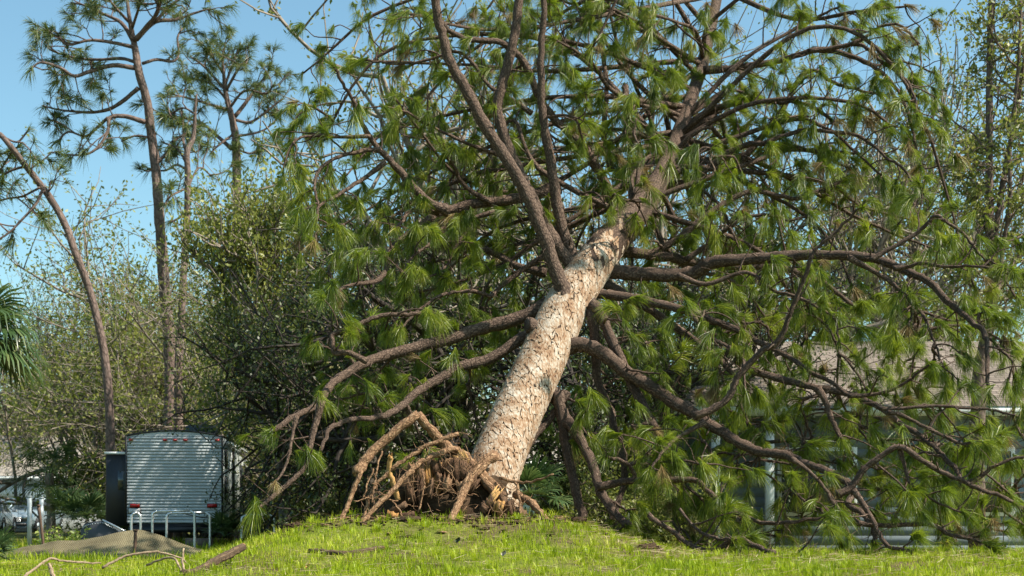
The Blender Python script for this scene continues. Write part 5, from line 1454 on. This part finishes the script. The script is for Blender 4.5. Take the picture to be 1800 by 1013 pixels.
# straw and fallen needles lying on the lawn
n = 26000
y = 10.8 + 7.2 * rng.random(n); x = (rng.random(n) * 2 - 1) * (.36 * y + .4)
right = (y > 13.3) & (x > .8)
keep = (rng.random(n) < np.where(right, .8, .22)); x, y = x[keep], y[keep]; n = len(x)
a = rng.random(n) * 2 * np.pi; L = rng.uniform(.05, .20, n); d = np.stack([np.cos(a), np.sin(a), rng.normal(0, .12, n)], 1)
o = np.stack([x, y, ground_z(x, y) + rng.uniform(.005, .05, n)], 1); s = np.stack([-np.sin(a), np.cos(a), np.full(n, .4)], 1) * .0028
v = np.stack([o - s, o + s, o + d * L[:, None] + s * .5, o + d * L[:, None] - s * .5], 1).reshape(-1, 3)
mb = MB(); mb.add(v, np.arange(n)[:, None] * 4 + np.array([[0, 1, 2, 3]]))
st = mb.obj('pine_straw', M['straw'], None, False); tag(st, 'dry tan pine straw scattered through the lawn grass', 'straw'); st['kind'] = 'stuff'
# clods of heaved soil
for k, (b, lab) in enumerate(zip(BARE[:5], ['clod of dark soil at the left foot of the mound', 'clod of dark soil below the front root', 'clod of dark soil in the grass where the mound falls to the branches', 'clod of dark soil below the trunk foot', 'clod of dark soil below the root pit'])):
    nu, nv_ = 18, 8; TH, PHI = np.meshgrid(np.linspace(0, 2 * np.pi, nu, endpoint=False), np.linspace(-.1, 1, nv_) * np.pi / 2)
    amp = 1 + rng.normal(0, .22, TH.shape); r0 = .07 + .04 * rng.random(); gz = float(ground_z(b[0], b[1]))
    v = np.stack([b[0] + 1.3 * r0 * amp * np.cos(PHI) * np.cos(TH), b[1] + r0 * amp * np.cos(PHI) * np.sin(TH), gz + .45 * r0 * amp * np.sin(PHI)], -1).reshape(-1, 3)
    i = np.arange(nv_ - 1)[:, None] * nu; j = np.arange(nu)[None]; j2 = (j + 1) % nu
    mb = MB(); mb.add(v, np.stack([i + j, i + j2, i + nu + j2, i + nu + j], -1).reshape(-1, 4))
    tag(mb.obj('soil_clod', M['soil'], None), lab, 'soil')

# crumbs of soil, bark and torn wood round the root pit
mb = MB(); mw = MB()
for k in range(900):
    a = rng.normal(0, 1, 2); x = -.72 + 1.15 * a[0]; y = 15.55 + .38 * a[1]
    z = float(ground_z(x, y)); sz = rng.uniform(.012, .05) * (1.4 if k % 9 == 0 else 1)
    v = rng.normal(0, 1, (6, 3)); v = np.array([[1, 0, 0], [-1, 0, 0], [0, 1, 0], [0, -1, 0], [0, 0, 1], [0, 0, -1]]) * rng.uniform(.5, 1.2, (6, 1)) * np.array([2.0, .8, .28]) * sz
    c, sn = math.cos(a[0] * 9), math.sin(a[0] * 9); v = v @ np.array([[c, -sn, 0], [sn, c, 0], [0, 0, 1]]).T
    (mw if k % 4 == 0 else mb).add(v + [x, y, z + sz * .3], None, [[0, 2, 4], [2, 1, 4], [1, 3, 4], [3, 0, 4], [2, 0, 5], [1, 2, 5], [3, 1, 5], [0, 3, 5]], uv=v[:, :2])
o = mb.obj('soil_crumbs', M['soil'], None); tag(o, 'dark soil crumbs scattered round the root pit', 'soil'); o['kind'] = 'stuff'
o = mw.obj('bark_chips', M['root'], None); tag(o, 'orange brown bark and wood chips scattered round the root pit', 'wood chips'); o['kind'] = 'stuff'
